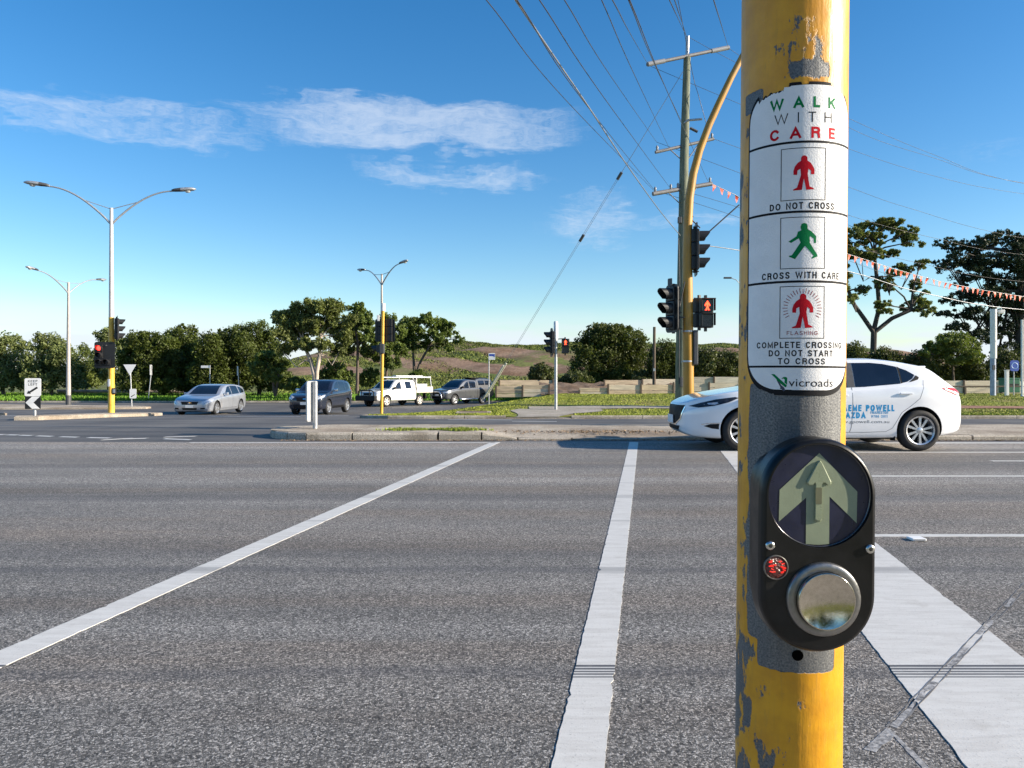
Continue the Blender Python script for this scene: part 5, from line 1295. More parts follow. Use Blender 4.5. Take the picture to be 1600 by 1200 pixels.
    def lettering(s, body, view, cx, cz, w, h, mat, bold=0., off=.0010):
        if body.islower(): v, f = fit_text(body, cx, cz, w, h, bold); return s.patch('lettering', view, v, mat, off, .04, faces=f)
        vv = []; ff = []
        for i, (v, f) in enumerate(word_strokes(body, cx, cz, w, h, bold or .15, .16)): k = len(vv); vv += v; ff += [tuple(q+k for q in g) for g in f]
        return s.patch('lettering', view, vv, mat, off, .04, faces=ff)
    def number_plate(s, view, z, w=.38, h=.13, off=.02):
        p, n_ = s.cast(view, 0., z)
        sg = -1 if view == 'F' else 1; mb = MB(); mb.box((p.x+sg*off, 0, z), (.012, w, h), bev=.004)
        mb.build('number_plate', M_plate, s.t)
    def box(s, name, c, size, mat, bev=.01, rz=0.): mb = MB(); mb.box((c[0]-s.L/2, c[1], c[2]), size, rz, bev=bev); return mb.build(name, mat, s.t)
    def tube(s, name, pts, r, mat, n=8): mb = MB(); mb.tube([(p[0]-s.L/2, p[1], p[2]) for p in pts], r, n); return mb.build(name, mat, s.t)
def sidewin(c, poly, sides='LR', mat=None, name='window', off=.002):
    for v in sides: c.patch(name, v, poly, mat or M_glass, off)

# --- white hatchback
W_paint = car_paint('white_car_paint', (.80, .81, .83), 0, .22)
sp = dict(L=4.47, wx=(.93, 3.65), wr=.322, tum=.36, archgap=.040,
  top=[(0, .640), (.03, .715), (.13, .765), (.45, .862), (.85, .935), (1.20, .985), (1.34, 1.01), (1.62, 1.165), (1.95, 1.325), (2.22, 1.41), (2.55, 1.452), (2.9, 1.455), (3.3, 1.42), (3.6, 1.365), (3.78, 1.325), (3.86, 1.285), (4.0, 1.175), (4.16, 1.055), (4.30, .97), (4.40, .905), (4.45, .78), (4.47, .62)],
  belt=[(0, .53), (.1, .62), (.5, .745), (1.0, .845), (1.4, .90), (2.0, .935), (3.0, .985), (3.6, 1.03), (3.9, 1.035), (4.15, .97), (4.38, .84), (4.47, .54)],
  bot=[(0, .36), (.06, .27), (.25, .20), (.6, .18), (2.3, .185), (3.8, .20), (4.15, .24), (4.38, .30), (4.47, .42)],
  b=[(0, .26), (.04, .42), (.11, .57), (.24, .705), (.45, .82), (.9, .893), (2.2, .897), (3.6, .897), (4.05, .845), (4.28, .76), (4.41, .66), (4.47, .50)])
hy = 11.85+.897; hx = 2.66
c = Car('hatchback', 'white hatchback with blue dealer lettering on its doors, driving left across the crossing', sp, W_paint, (hx+sp['L']/2, hy, 0), (-1, 0))
c.wheels(.322, .225, .20, 5, M_alloy, twin=True, inset=.012)
# glasshouse
sidewin(c, [(1.66, .965), (1.80, 1.07), (2.08, 1.235), (2.30, 1.335), (2.54, 1.365), (2.54, .985)], name='window')
sidewin(c, [(2.66, .99), (2.66, 1.37), (2.95, 1.372), (3.15, 1.352), (3.34, 1.31), (3.36, 1.045), (2.80, .995)])
sidewin(c, [(3.385, 1.055), (3.375, 1.295), (3.48, 1.255), (3.60, 1.18), (3.55, 1.12), (3.47, 1.075)])
sidewin(c, [(2.545, .985), (2.545, 1.366), (2.655, 1.371), (2.655, .99)], mat=M_grey_dark, name='door_pillar', off=.0025)
sidewin(c, [(3.365, 1.047), (3.345, 1.31), (3.375, 1.30), (3.385, 1.052)], mat=M_trim, name='door_pillar', off=.005)
sidewin(c, [(3.57, 1.125), (3.615, 1.175), (3.66, 1.145), (3.64, 1.11), (3.55, 1.08), (3.49, 1.068)], mat=M_trim, name='quarter_trim', off=.0042)
c.patch('windscreen', 'F', [(-.62, 1.03), (.62, 1.03), (.50, 1.37), (-.50, 1.37)], M_glass)
c.patch('rear_window', 'B', [(-.58, 1.03), (.58, 1.03), (.46, 1.27), (-.46, 1.27)], M_glass)
for v in 'LR':
    c.seam(v, [(1.50, .96), (1.42, .88), (1.38, .70), (1.36, .45), (1.40, .34), (1.46, .315)], .007, M_seam_l)
    c.seam(v, [(2.60, 1.39), (2.60, .98), (2.60, .6), (2.58, .36), (2.56, .30)], .008, M_seam_l)
    c.seam(v, [(3.72, 1.10), (3.70, .98), (3.64, .82), (3.50, .70), (3.36, .60), (3.28, .46), (3.22, .36), (3.12, .305), (2.8, .295), (2.0, .295), (1.46, .315)], .007, M_seam_l)
    c.patch('headlight', v, [(.14, .690), (.30, .745), (.52, .800), (.80, .838), (.86, .822), (.70, .758), (.48, .700), (.26, .668)], M_headdark, .005)
    c.patch('headlight_lens', v, [(.34, .715), (.40, .742), (.55, .755), (.50, .715)], M_head, .008)
    c.patch('tail_light', v, [(4.00, .975), (4.10, .99), (4.26, .975), (4.38, .91), (4.40, .86), (4.26, .865), (4.13, .915)], M_tail, .005)
    c.patch('tail_light_lens', v, [(4.16, .918), (4.24, .93), (4.34, .895), (4.36, .868), (4.26, .876)], pm('tail_clear', (.7, .62, .6), .1), .008)
    c.patch('fog_light', v, [(.33, .385), (.42, .415), (.56, .425), (.66, .405), (.68, .345), (.60, .335), (.45, .348)], M_trim, .005)
    c.seam(v, [(.30, .41), (.42, .428), (.58, .435)], .012, M_chrome, 'chrome_strip', .007)
    p, n_ = c.cast(v, 3.44, .895); sg = -1 if v == 'L' else 1
    mb = MB(); mb.box((3.42-c.L/2, p.y+sg*.018, .895), (.20, .025, .030), bev=.010); mb.build('door_handle', W_paint, c.t)
    mb = MB(); mb.box((2.42-c.L/2, c.cast(v, 2.42, .865)[0].y+sg*.018, .865), (.20, .025, .030), bev=.010); mb.build('door_handle', W_paint, c.t)
    c.seam(v, [(1.32, .222), (2.3, .222), (3.24, .225)], .05, M_seam_l, 'painted_sill_shadow')  # shade under the sill painted as a flat grey strip
    # shoulder crease catching the light
c.patch('grille', 'F', [(-.50, .70), (-.42, .49), (-.25, .40), (.25, .40), (.42, .49), (.50, .70)], M_trim, .006)
c.patch('lower_grille', 'F', [(-.40, .37), (-.34, .30), (.34, .30), (.40, .37)], M_trim, .006)
for s_ in (-1, 1): c.patch('chrome_wing', 'F', [(s_*.50, .68), (s_*.42, .485), (s_*.25, .395), (s_*.0, .395), (s_*.0, .380), (s_*.26, .380), (s_*.435, .475), (s_*.52, .67)], M_chrome, .010)
c.number_plate('F', .47, off=.03); c.mirror(1.60, .95, W_paint, 'LR')
c.box('spoiler', (3.84, 0, 1.312), (.18, 1.02, .03), W_paint, .012)
M_blue = pm('light_blue_vinyl', (.005, .27, .56), .4, 0, .05, 10); M_greyv = pm('grey_vinyl', (.14, .15, .16), .4, 0, .05, 10)
xp = lambda px: (XG(px, 11.87)-hx); zp = lambda py: CAM_H-(py-590)*11.87/F
c.lettering('GRAEME POWELL', 'L', xp(1348.5), zp(637.5), xp(1397)-xp(1300), .100, M_blue, .24)
c.lettering('MAZDA', 'L', xp(1332), zp(648.8), .40, .095, M_blue, .26)
c.lettering('FRANKSTON', 'L', xp(1373.5), zp(644.5), .27, .042, M_blue, .17); c.lettering('9786 2011', 'L', xp(1373.5), zp(650.5), .25, .040, M_blue, .17)
c.lettering('www.gpowell.com.au', 'L', xp(1346), zp(659.5), xp(1389)-xp(1303), .062, M_greyv, .0)
c.tube('exhaust_box', [(3.1, -.30, .26), (3.6, -.30, .26)], .10, M_trim); c.box('mud_flap', (3.27, -.78, .22), (.02, .14, .12), M_trim)
c.box('underbody', (2.28, 0, .215), (2.1, 1.25, .09), M_trim)

# --- silver station wagon
S_paint = car_paint('silver_car_paint', (.40, .42, .46), .45, .30)
sp = dict(L=4.90, wx=(.94, 3.86), wr=.332, tum=.34,
  top=[(0, .58), (.04, .68), (.2, .76), (.6, .86), (1.1, .94), (1.36, .98), (1.7, 1.16), (2.05, 1.34), (2.35, 1.43), (2.8, 1.478), (3.4, 1.475), (4.0, 1.43), (4.45, 1.35), (4.62, 1.25), (4.76, 1.02), (4.85, .85), (4.90, .62)],
  belt=[(0, .52), (.1, .63), (.5, .74), (1.0, .835), (1.5, .885), (2.5, .93), (3.8, .98), (4.4, 1.0), (4.7, .93), (4.9, .55)],
  bot=[(0, .32), (.06, .22), (.3, .17), (4.3, .19), (4.8, .28), (4.9, .40)],
  b=[(0, .58), (.05, .72), (.2, .84), (.5, .915), (1, .945), (3.9, .945), (4.5, .90), (4.8, .80), (4.9, .66)])
def gen_front(c, paint, gz0, gz1, gw, hl, plate_z, lower=None):
    c.patch('grille', 'F', [(-gw, gz1), (-gw*.86, gz0), (gw*.86, gz0), (gw, gz1)], M_trim, .006)
    for s_ in (-1, 1): c.patch('headlight', 'F', [(s_*q[0], q[1]) for q in hl], M_head, .006)
    if lower: c.patch('lower_grille', 'F', [(-lower[2], lower[1]), (-lower[2]*.93, lower[0]), (lower[2]*.93, lower[0]), (lower[2], lower[1])], M_trim, .006)
    c.number_plate('F', plate_z, off=.03)
d = 38.6; c = Car('station_wagon', 'silver station wagon with a dented front wing waiting at the far junction', sp, S_paint, (XG(331, d), d, zr(d-2)-.03), (-.04, -1))
c.wheels(.332, .235, .21, 7)
sidewin(c, [(1.86, .93), (2.12, 1.12), (2.45, 1.33), (2.72, 1.385), (2.75, .955)]); sidewin(c, [(2.82, .96), (2.80, 1.39), (3.4, 1.385), (3.62, 1.365), (3.70, .99)]); sidewin(c, [(3.78, .995), (3.70, 1.355), (4.05, 1.305), (4.38, 1.19), (4.46, 1.08), (4.3, 1.03)])
c.patch('windscreen', 'F', [(-.68, .99), (.68, .99), (.56, 1.40), (-.56, 1.40)], M_glass); c.patch('rear_window', 'B', [(-.6, 1.05), (.6, 1.05), (.5, 1.32), (-.5, 1.32)], M_glass)
gen_front(c, S_paint, .52, .66, .42, [(.45, .66), (.62, .72), (.82, .74), (.80, .66), (.58, .58)], .44, (.28, .37, .36))
for v in 'LR':
    c.patch('headlight', v, [(.16, .66), (.42, .735), (.66, .775), (.60, .71), (.34, .65)], M_head, .005); c.seam(v, [(1.45, .92), (1.40, .7), (1.42, .32)], .012); c.seam(v, [(2.78, 1.40), (2.79, .9), (2.76, .32)], .012); c.seam(v, [(3.75, 1.0), (3.66, .8), (3.42, .5), (3.36, .32), (1.42, .3)], .012)
    c.patch('fog_vent', 'F', [((-1 if v == 'L' else 1)*q, z) for q, z in ((.52, .37), (.72, .38), (.72, .31), (.52, .30))], M_trim, .006)
    c.patch('tail_light', v, [(4.55, .95), (4.80, .93), (4.84, .78), (4.66, .80)], M_tail, .005)
c.patch('dented_panel', 'L', [(1.36, .62), (1.46, .60), (1.52, .42), (1.46, .30), (1.36, .34)], pm('scuffed_grey', (.22, .22, .23), .7, 0, .4, 14), .005)
c.patch('badge', 'F', [(-.09, .60), (-.05, .63), (.05, .63), (.09, .60), (.05, .57), (-.05, .57)], M_chrome, .012); c.mirror(1.80, .95, S_paint)

# --- dark blue SUV
D_paint = car_paint('dark_navy_paint', (.022, .027, .045), .2, .22)
sp = dict(L=4.42, wx=(.86, 3.42), wr=.355, tum=.27, archgap=.05,
  top=[(0, .72), (.04, .84), (.15, .92), (.5, 1.01), (1.0, 1.08), (1.20, 1.12), (1.5, 1.34), (1.78, 1.53), (2.05, 1.64), (2.5, 1.695), (3.1, 1.69), (3.7, 1.64), (4.0, 1.58), (4.2, 1.38), (4.34, 1.10), (4.42, .75)],
  belt=[(0, .66), (.1, .80), (.5, .92), (1.0, 1.0), (1.5, 1.04), (3.0, 1.10), (3.8, 1.16), (4.2, 1.12), (4.42, .68)],
  bot=[(0, .42), (.08, .32), (.3, .27), (4.0, .28), (4.3, .36), (4.42, .48)],
  b=[(0, .60), (.05, .74), (.2, .84), (.5, .90), (3.6, .91), (4.1, .88), (4.35, .78), (4.42, .66)])
d = 38.3; c = Car('suv', 'dark navy four-wheel drive behind the steel median sign', sp, D_paint, (XG(503, d), d, zr(d-2)-.02), (-.13, -.99))
c.wheels(.355, .235, .225, 5)
sidewin(c, [(1.62, 1.09), (1.85, 1.36), (2.1, 1.52), (2.38, 1.575), (2.40, 1.11)]); sidewin(c, [(2.47, 1.115), (2.45, 1.58), (3.05, 1.575), (3.20, 1.55), (3.26, 1.14)]); sidewin(c, [(3.33, 1.15), (3.28, 1.54), (3.72, 1.49), (3.88, 1.22)])
c.patch('windscreen', 'F', [(-.66, 1.15), (.66, 1.15), (.56, 1.60), (-.56, 1.60)], M_glass); c.patch('rear_window', 'B', [(-.6, 1.2), (.6, 1.2), (.5, 1.55), (-.5, 1.55)], M_glass)
gen_front(c, D_paint, .66, .84, .42, [(.50, .86), (.66, .92), (.82, .94), (.82, .80), (.62, .74)], .56, (.36, .50, .56))
for v in 'LR':
    c.patch('headlight', v, [(.12, .80), (.14, .88), (.40, .96), (.52, .96), (.34, .86)], M_head, .005); c.seam(v, [(1.28, 1.06), (1.26, .8), (1.28, .46)], .012); c.seam(v, [(2.43, 1.6), (2.43, 1.1), (2.40, .46)], .012); c.seam(v, [(3.30, 1.15), (3.20, .9), (3.0, .62), (2.96, .46), (1.28, .44)], .012)
    c.patch('tail_light', v, [(4.0, 1.25), (4.16, 1.30), (4.32, 1.0), (4.2, .95)], M_tail, .005); c.patch('lower_cladding', v, [(1.35, .30), (1.32, .42), (2.95, .42), (2.95, .30)], M_trim, .005)
c.patch('badge', 'F', [(-.09, .77), (-.05, .80), (.05, .80), (.09, .77), (.05, .74), (-.05, .74)], M_chrome, .012); c.mirror(1.52, 1.12, M_chrome)

# --- white dual-cab ute with tray
U_paint = car_paint('white_ute_paint', (.80, .79, .75), 0, .3, dirt=.12)
sp = dict(L=3.62, wx=(.88,), wr=.36, tum=.22, archgap=.06,
  top=[(0, .78), (.04, .92), (.15, .99), (.5, 1.06), (1.0, 1.11), (1.22, 1.15), (1.5, 1.40), (1.75, 1.60), (1.95, 1.71), (2.3, 1.765), (2.9, 1.77), (3.4, 1.74), (3.56, 1.70), (3.62, 1.60)],
  belt=[(0, .70), (.1, .86), (.5, .97), (1.0, 1.05), (1.5, 1.08), (3.6, 1.10), (3.62, 1.09)],
  bot=[(0, .50), (.08, .42), (.3, .38), (3.4, .38), (3.62, .40)],
  b=[(0, .62), (.05, .76), (.2, .85), (.5, .89), (3.5, .895), (3.62, .88)])
d = 51.; FW = Vector((-.58, -.81)).normalized()
c = Car('tray_ute', 'white dual-cab utility truck with black bull bar, tray and ladder rack', sp, U_paint, (XG(607, d), d-.4, zr(d)), FW, 'truck')
c.sp['wx'] = (.88, 4.0); M_steelw = pm('dusty_steel_wheel', (.62, .58, .52), .5, .1, .1, 10); c.wheels(.36, .245, .22, 6, M_steelw)
sidewin(c, [(1.60, 1.13), (1.80, 1.38), (2.0, 1.55), (2.22, 1.625), (2.24, 1.13)]); sidewin(c, [(2.66, 1.15), (2.64, 1.63), (3.16, 1.62), (3.22, 1.15)])
c.patch('windscreen', 'F', [(-.66, 1.19), (.66, 1.19), (.57, 1.67), (-.57, 1.67)], M_glass)
gen_front(c, U_paint, .74, .90, .40, [(.48, .93), (.66, .97), (.80, .98), (.80, .84), (.50, .80)], .62)
for v in 'LR': c.seam(v, [(1.30, 1.08), (1.28, .8), (1.32, .5)], .012, M_seam_l); c.seam(v, [(2.45, 1.66), (2.45, 1.1), (2.43, .5)], .014, M_seam_l); c.patch('headlight', v, [(.10, .84), (.12, .94), (.40, 1.01), (.36, .90)], M_head, .005); c.patch('cab_window_frame', v, [(2.28, 1.13), (2.28, 1.62), (2.31, 1.62), (2.31, 1.13)], M_trim, .004)
c.mirror(1.50, 1.15, M_trim)
c.box('bull_bar', (-.12, 0, .56), (.22, 1.78, .34), M_trim, .05); c.tube('bull_bar_hoop', [(-.10, -.72, .60), (-.14, -.68, .98), (-.16, -.55, 1.05), (-.16, .55, 1.05), (-.14, .68, .98), (-.10, .72, .60)], .04, M_trim); c.tube('bull_bar_hoop', [(-.15, -.35, .66), (-.16, -.35, 1.05)], .03, M_trim); c.tube('bull_bar_hoop', [(-.15, .35, .66), (-.16, .35, 1.05)], .03, M_trim)
M_tray = pm('dusty_tray_alloy', (.58, .54, .47), .55, .2, .1, 6)
c.box('tray', (4.45, 0, .92), (1.62, 1.84, .12), M_tray, .01)
for s_ in (-1, 1): c.box('tray_side', (4.45, s_*.91, 1.12), (1.62, .035, .28), M_tray, .006); c.box('mud_guard', (4.52, s_*.80, .64), (.05, .26, .42), M_trim)
c.box('tray_tail', (5.25, 0, 1.12), (.035, 1.80, .28), M_tray, .006); c.box('tool_box', (4.42, 0, 1.28), (1.2, 1.25, .34), pm('checker_alloy', (.55, .55, .53), .4, .6, .1, 30), .02)
c.box('head_board', (3.70, 0, 1.36), (.05, 1.70, .78), M_tray, .006)
for s_ in (-1, 1):
    c.tube('rack_post', [(5.22, s_*.84, 1.0), (5.12, s_*.80, 1.86)], .028, M_white); c.tube('rack_post', [(3.72, s_*.84, 1.0), (3.74, s_*.80, 1.86)], .028, M_white)
    c.box('rack_rail', (3.62, s_*.80, 1.90), (3.1, .05, .07), M_white, .01)
for x in (2.15, 3.0, 3.74, 4.5, 5.1): c.tube('rack_bar', [(x, -.80, 1.94), (x, .80, 1.94)], .025, M_white)
c.box('ladder', (3.4, -.35, 1.99), (2.6, .32, .06), M_alu, .01)
c.box('chassis', (3.9, 0, .52), (2.6, .9, .16), M_trim)

# --- charcoal dual-cab ute with canopy
G_paint = car_paint('charcoal_paint', (.10, .105, .115), .45, .28)
sp = dict(L=5.12, wx=(.86, 3.86), wr=.36, tum=.24, archgap=.06,
  top=[(0, .80), (.04, .90), (.2, .98), (.6, 1.06), (1.05, 1.12), (1.25, 1.16), (1.55, 1.40), (1.85, 1.60), (2.1, 1.71), (2.45, 1.765), (3.0, 1.76), (3.20, 1.72), (3.26, 1.78), (3.5, 1.84), (4.4, 1.83), (4.9, 1.78), (5.02, 1.66), (5.10, 1.2), (5.12, .85)],
  belt=[(0, .70), (.1, .84), (.5, .96), (1.0, 1.04), (1.5, 1.08), (3.2, 1.12), (4.9, 1.14), (5.12, .78)],
  bot=[(0, .50), (.08, .42), (.3, .37), (4.6, .42), (5.12, .55)],
  b=[(0, .62), (.05, .76), (.2, .86), (.5, .90), (4.7, .90), (5.05, .86), (5.12, .76)])
d = 55.; c = Car('canopy_ute', 'charcoal dual-cab utility truck with rear canopy, queued behind the white tray truck', sp, G_paint, (XG(722, d), d, zr(d)), (-.62, -.78), 'truck')
c.wheels(.36, .23, .22, 5, M_alloy)
sidewin(c, [(1.66, 1.13), (1.88, 1.37), (2.12, 1.55), (2.34, 1.62), (2.36, 1.14)]); sidewin(c, [(2.46, 1.15), (2.44, 1.63), (2.98, 1.61), (3.10, 1.55), (3.08, 1.17)]); sidewin(c, [(3.42, 1.35), (3.42, 1.68), (4.08, 1.68), (4.08, 1.35)]); sidewin(c, [(4.16, 1.35), (4.16, 1.68), (4.76, 1.65), (4.82, 1.35)])
c.patch('windscreen', 'F', [(-.66, 1.20), (.66, 1.20), (.57, 1.68), (-.57, 1.68)], M_glass); c.patch('rear_window', 'B', [(-.6, 1.3), (.6, 1.3), (.52, 1.66), (-.52, 1.66)], M_glass)
gen_front(c, G_paint, .66, .84, .46, [(.52, .90), (.68, .95), (.82, .95), (.80, .84), (.56, .80)], .68, (.46, .58, .6))
for v in 'LR':
    c.patch('headlight', v, [(.12, .83), (.14, .91), (.42, .99), (.40, .90)], M_head, .005); c.seam(v, [(1.32, 1.09), (1.30, .8), (1.34, .5)], .012); c.seam(v, [(2.41, 1.66), (2.42, 1.1), (2.40, .5)], .012); c.seam(v, [(3.24, 1.74), (3.24, 1.1), (3.26, .46)], .04, M_trim, 'cab_gap'); c.patch('tail_light', v, [(4.92, 1.12), (5.06, 1.10), (5.08, .86), (4.96, .88)], M_tail, .006)
c.tube('nudge_bar', [(-.05, -.50, .42), (-.14, -.46, .78), (-.16, -.36, .90), (-.16, .36, .90), (-.14, .46, .78), (-.05, .50, .42)], .04, M_chrome)
for s_ in (-1, 1): c.tube('side_step', [(1.35, s_*.88, .40), (1.5, s_*.97, .38), (3.1, s_*.97, .38), (3.25, s_*.88, .40)], .04, M_chrome); c.tube('roof_rail', [(3.5, s_*.55, 1.86), (4.6, s_*.55, 1.86)], .03, M_trim)
c.box('roof_box', (3.35, 0, 1.86), (.9, 1.1, .05), M_trim); c.mirror(1.56, 1.16, M_trim)
# ================================================================== trees and shrubs
def leaf_mat(name, col, var=.45, trans=.25):
    m = bpy.data.materials.new(name); m.use_nodes = True; t = NT(m.node_tree); b = t.n['Principled BSDF']
    ri = t.node('ShaderNodeNewGeometry', 'Random Per Island'); co = t.node('ShaderNodeTexCoord', 'Object')
    n = t.mapr(t.noise(co, .55, 4, .6), .32, .68)
    c0 = tuple(q*(1-var) for q in col); c1 = (min(1, col[0]*(1+var*1.15)), min(1, col[1]*(1+var)), min(1, col[2]*(1+var*.6)))
    c = t.mix(t.m('ADD', t.m('MULTIPLY', n, .55), t.m('MULTIPLY', ri, .45)), c0, c1)
    t.put(b.inputs['Base Color'], c); b.inputs['Roughness'].default_value = .55; b.inputs['Specular IOR Level'].default_value = .3
    tr = t.n.new('ShaderNodeBsdfTranslucent'); t.put(tr.inputs[0], t.mix(1.0, c, (1.5, 1.6, .7), 'MULTIPLY'))
    mx = t.n.new('ShaderNodeMixShader'); mx.inputs[0].default_value = trans; t.l.new(b.outputs[0], mx.inputs[1]); t.l.new(tr.outputs[0], mx.inputs[2]); t.l.new(mx.outputs[0], t.n['Material Output'].inputs[0])
    return m
LM = {'olive': leaf_mat('olive_leaves', (.13, .16, .06)), 'dark': leaf_mat('dark_hedge_leaves', (.068, .092, .020), .55), 'gum': leaf_mat('gum_leaves', (.125, .15, .048)),
      'mid': leaf_mat('mid_green_leaves', (.105, .145, .036)), 'round': leaf_mat('round_tree_leaves', (.062, .080, .018), .5), 'pine': leaf_mat('pine_needles', (.030, .046, .022), .45, .1), 'brush': leaf_mat('scrub_leaves', (.078, .095, .036), .5), 'light': leaf_mat('light_leaves', (.115, .15, .04))}
M_bark = pm('grey_brown_bark', (.11, .085, .065), .9, 0, .35, 5, .6, 25, stretch=(2, 2, .4))
M_barkpale = pm('pale_gum_bark', (.44, .37, .30), .8, 0, .35, 3, .4, 25, stretch=(1, 1, .4))
M_barkdark = pm('dark_bark', (.055, .045, .036), .9, 0, .3, 5, .6, 25, stretch=(2, 2, .4))
def crown_mesh(cl, n, leaf, clump, flat=.0, asp=.5):
    """cl: list of (cx,cy,cz,rx,ry,rz); leaves gathered in clumps spread through each lobe"""
    V = []; vol = np.array([c[3]*c[4]*c[5] for c in cl])**.72; k = np.maximum(30, (n*vol/vol.sum())).astype(int)
    for c, m in zip(cl, k):
        ns = max(6, int(m/55)); u = rng.normal(size=(ns, 3)); u /= np.linalg.norm(u, axis=1)[:, None]
        rad = rng.uniform(.45, 1.0, ns)**.6; sc = np.array(c[3:6]); ce = np.array(c[:3])
        sub = ce+u*rad[:, None]*sc*.93; pick = rng.integers(0, ns, m); cr = clump*np.min([1.4, max(.35, min(c[3:6]))])*rng.uniform(.6, 1.3, ns)
        g = rng.normal(size=(m, 3)); g /= np.maximum(1e-6, np.linalg.norm(g, axis=1))[:, None]; g *= (rng.random(m)**.45)[:, None]; g[:, 2] *= (1-flat*.5)
        p = sub[pick]+g*cr[pick][:, None]
        V.append(p)
    p = np.concatenate(V); m = len(p)
    a = rng.normal(size=(m, 3)); a /= np.linalg.norm(a, axis=1)[:, None]; b = rng.normal(size=(m, 3)); b -= (b*a).sum(1)[:, None]*a; b /= np.linalg.norm(b, axis=1)[:, None]
    s = leaf*rng.uniform(.6, 1.35, m)[:, None]; a *= s; b *= s*asp
    Q = np.stack([p-a, p-b, p+a, p+b], 1).reshape(-1, 3); return Q, np.arange(m*4).reshape(-1, 4)
def tree(label, d, lobes, base, mat, n, leaf=.16, clump=.55, bark=None, trunk_r=.16, stems=None, name='tree', group=None, depth=1.0, fork=.45, flat=0., limbs=True, asp=.5, seed=0, cat='tree', ragged=None):
    """lobes: (px,py,rx_px,ry_px[,dd]); base: (px,py) foot; sizes follow from the distance d"""
    R_ = random.Random(seed+int(d*10)+len(lobes)); b = P(base[0], base[1], d); bark = bark or M_bark
    t = thing(name, label, cat, b, 0, group); cl = []
    for L in lobes:
        dd = L[4] if len(L) > 4 else R_.uniform(-.8, .8); q = P(L[0], L[1], d+dd)-b; rx, rz = L[2]*d/F, L[3]*d/F; cl.append((q.x, q.y, q.z, rx, rx*depth, rz))
    ragged = ragged if ragged is not None else {'gum': 1, 'pine': 2, 'mid': 2, 'olive': 2}.get(mat, 3 if name == 'tree' else 0)
    if ragged:
        cl2 = [] if ragged == 1 else [(c[0], c[1], c[2], c[3]*(.8 if ragged == 2 else .95), c[4]*(.8 if ragged == 2 else .95), c[5]*(.8 if ragged == 2 else .95)) for c in cl]
        for c in cl:
            for _ in range(5):
                u = np.array([R_.gauss(0, 1) for _ in range(3)]); u /= np.linalg.norm(u); k_ = R_.uniform(.3, .9) if ragged == 1 else R_.uniform(.65, 1.0); f_ = R_.uniform(.34, .58) if ragged == 1 else R_.uniform(.22, .4)
                cl2.append((c[0]+u[0]*c[3]*k_, c[1]+u[1]*c[4]*k_, c[2]+u[2]*c[5]*k_, c[3]*f_, c[4]*f_, c[5]*f_*R_.uniform(.75, 1.1)))
    else: cl2 = cl
    Q, Fc = crown_mesh(cl2, int(n*1.7), leaf*.74, clump, flat, asp); me = fast_mesh('crown', Q, Fc); me.materials.append(LM[mat]); link('crown', me, t)
    mb = MB(); top = max(c[2]+c[5]*.3 for c in cl); cx = sum(c[0] for c in cl)/len(cl)
    stems = stems or [[(0, 0), (fork*.5, .0), (fork, .02)]]
    ends = []
    for st in stems:
        pts = [Vector((0, 0, -.15))]+[Vector((dx, R_.uniform(-.1, .1), f*top)) for f, dx in st[1:]]
        r_ = [trunk_r*1.15]+[trunk_r*(1-.45*(i+1)/len(pts)) for i in range(len(pts)-1)]; mb.tube(pts, r_, 10); ends.append((pts, r_[-1]))
    if limbs:
        for c in cl:
            e, r0 = min(ends, key=lambda q: (q[0][-1]-Vector(c[:3])).length); p0 = e[-1]; p3 = Vector((c[0], c[1], c[2]+c[5]*.15)); dv = p3-p0
            if p3.z < p0.z-.3: p0 = e[max(1, len(e)-2)]
            p1 = p0+Vector((dv.x*.28, dv.y*.28, max(.1, dv.z*.5))); p2 = p0+Vector((dv.x*.68, dv.y*.68, dv.z*.82))
            mb.tube([p0, p1, p2, p3], [r0*.62, r0*.48, r0*.34, r0*.14], 7)
            for _ in range(2):
                u = Vector((R_.uniform(-1, 1)*c[3]*.7, R_.uniform(-1, 1)*c[4]*.7, R_.uniform(.0, .7)*c[5])); mb.tube([p2, p2.lerp(p3+u, .6)+Vector((0, 0, .05)), p3+u], [r0*.28, r0*.2, r0*.07], 5)
    mb.build('trunk', bark, t); return t
GH = 'dense trees in a row behind the far grass'
# olive trees on the far left
tree('grey-green bushy tree at the left end of the tree row', 70, [(10, 545, 32, 28), (-25, 550, 30, 34), (25, 575, 30, 32), (-10, 585, 34, 26), (45, 590, 20, 20)], (5, 618), 'olive', 9000, .17, .6, group=GH)
tree('grey-green bushy tree behind the pale street light', 68, [(78, 540, 26, 20), (60, 565, 26, 26), (98, 565, 24, 28), (70, 592, 32, 22), (112, 590, 22, 22), (62, 530, 10, 10)], (80, 618), 'olive', 9000, .17, .6, group=GH)
tree('pale thin-leaved tree between street light and yellow signal', 76, [(128, 560, 16, 20), (140, 580, 18, 20), (125, 590, 18, 18), (150, 592, 16, 14)], (134, 616), 'light', 5000, .15, .55, group=GH)
tree('grey-green tree top showing behind the yellow signal pole', 74, [(166, 525, 16, 14), (180, 540, 18, 18), (160, 560, 16, 24), (180, 580, 20, 24)], (170, 616), 'olive', 6000, .17, .6, group=GH)
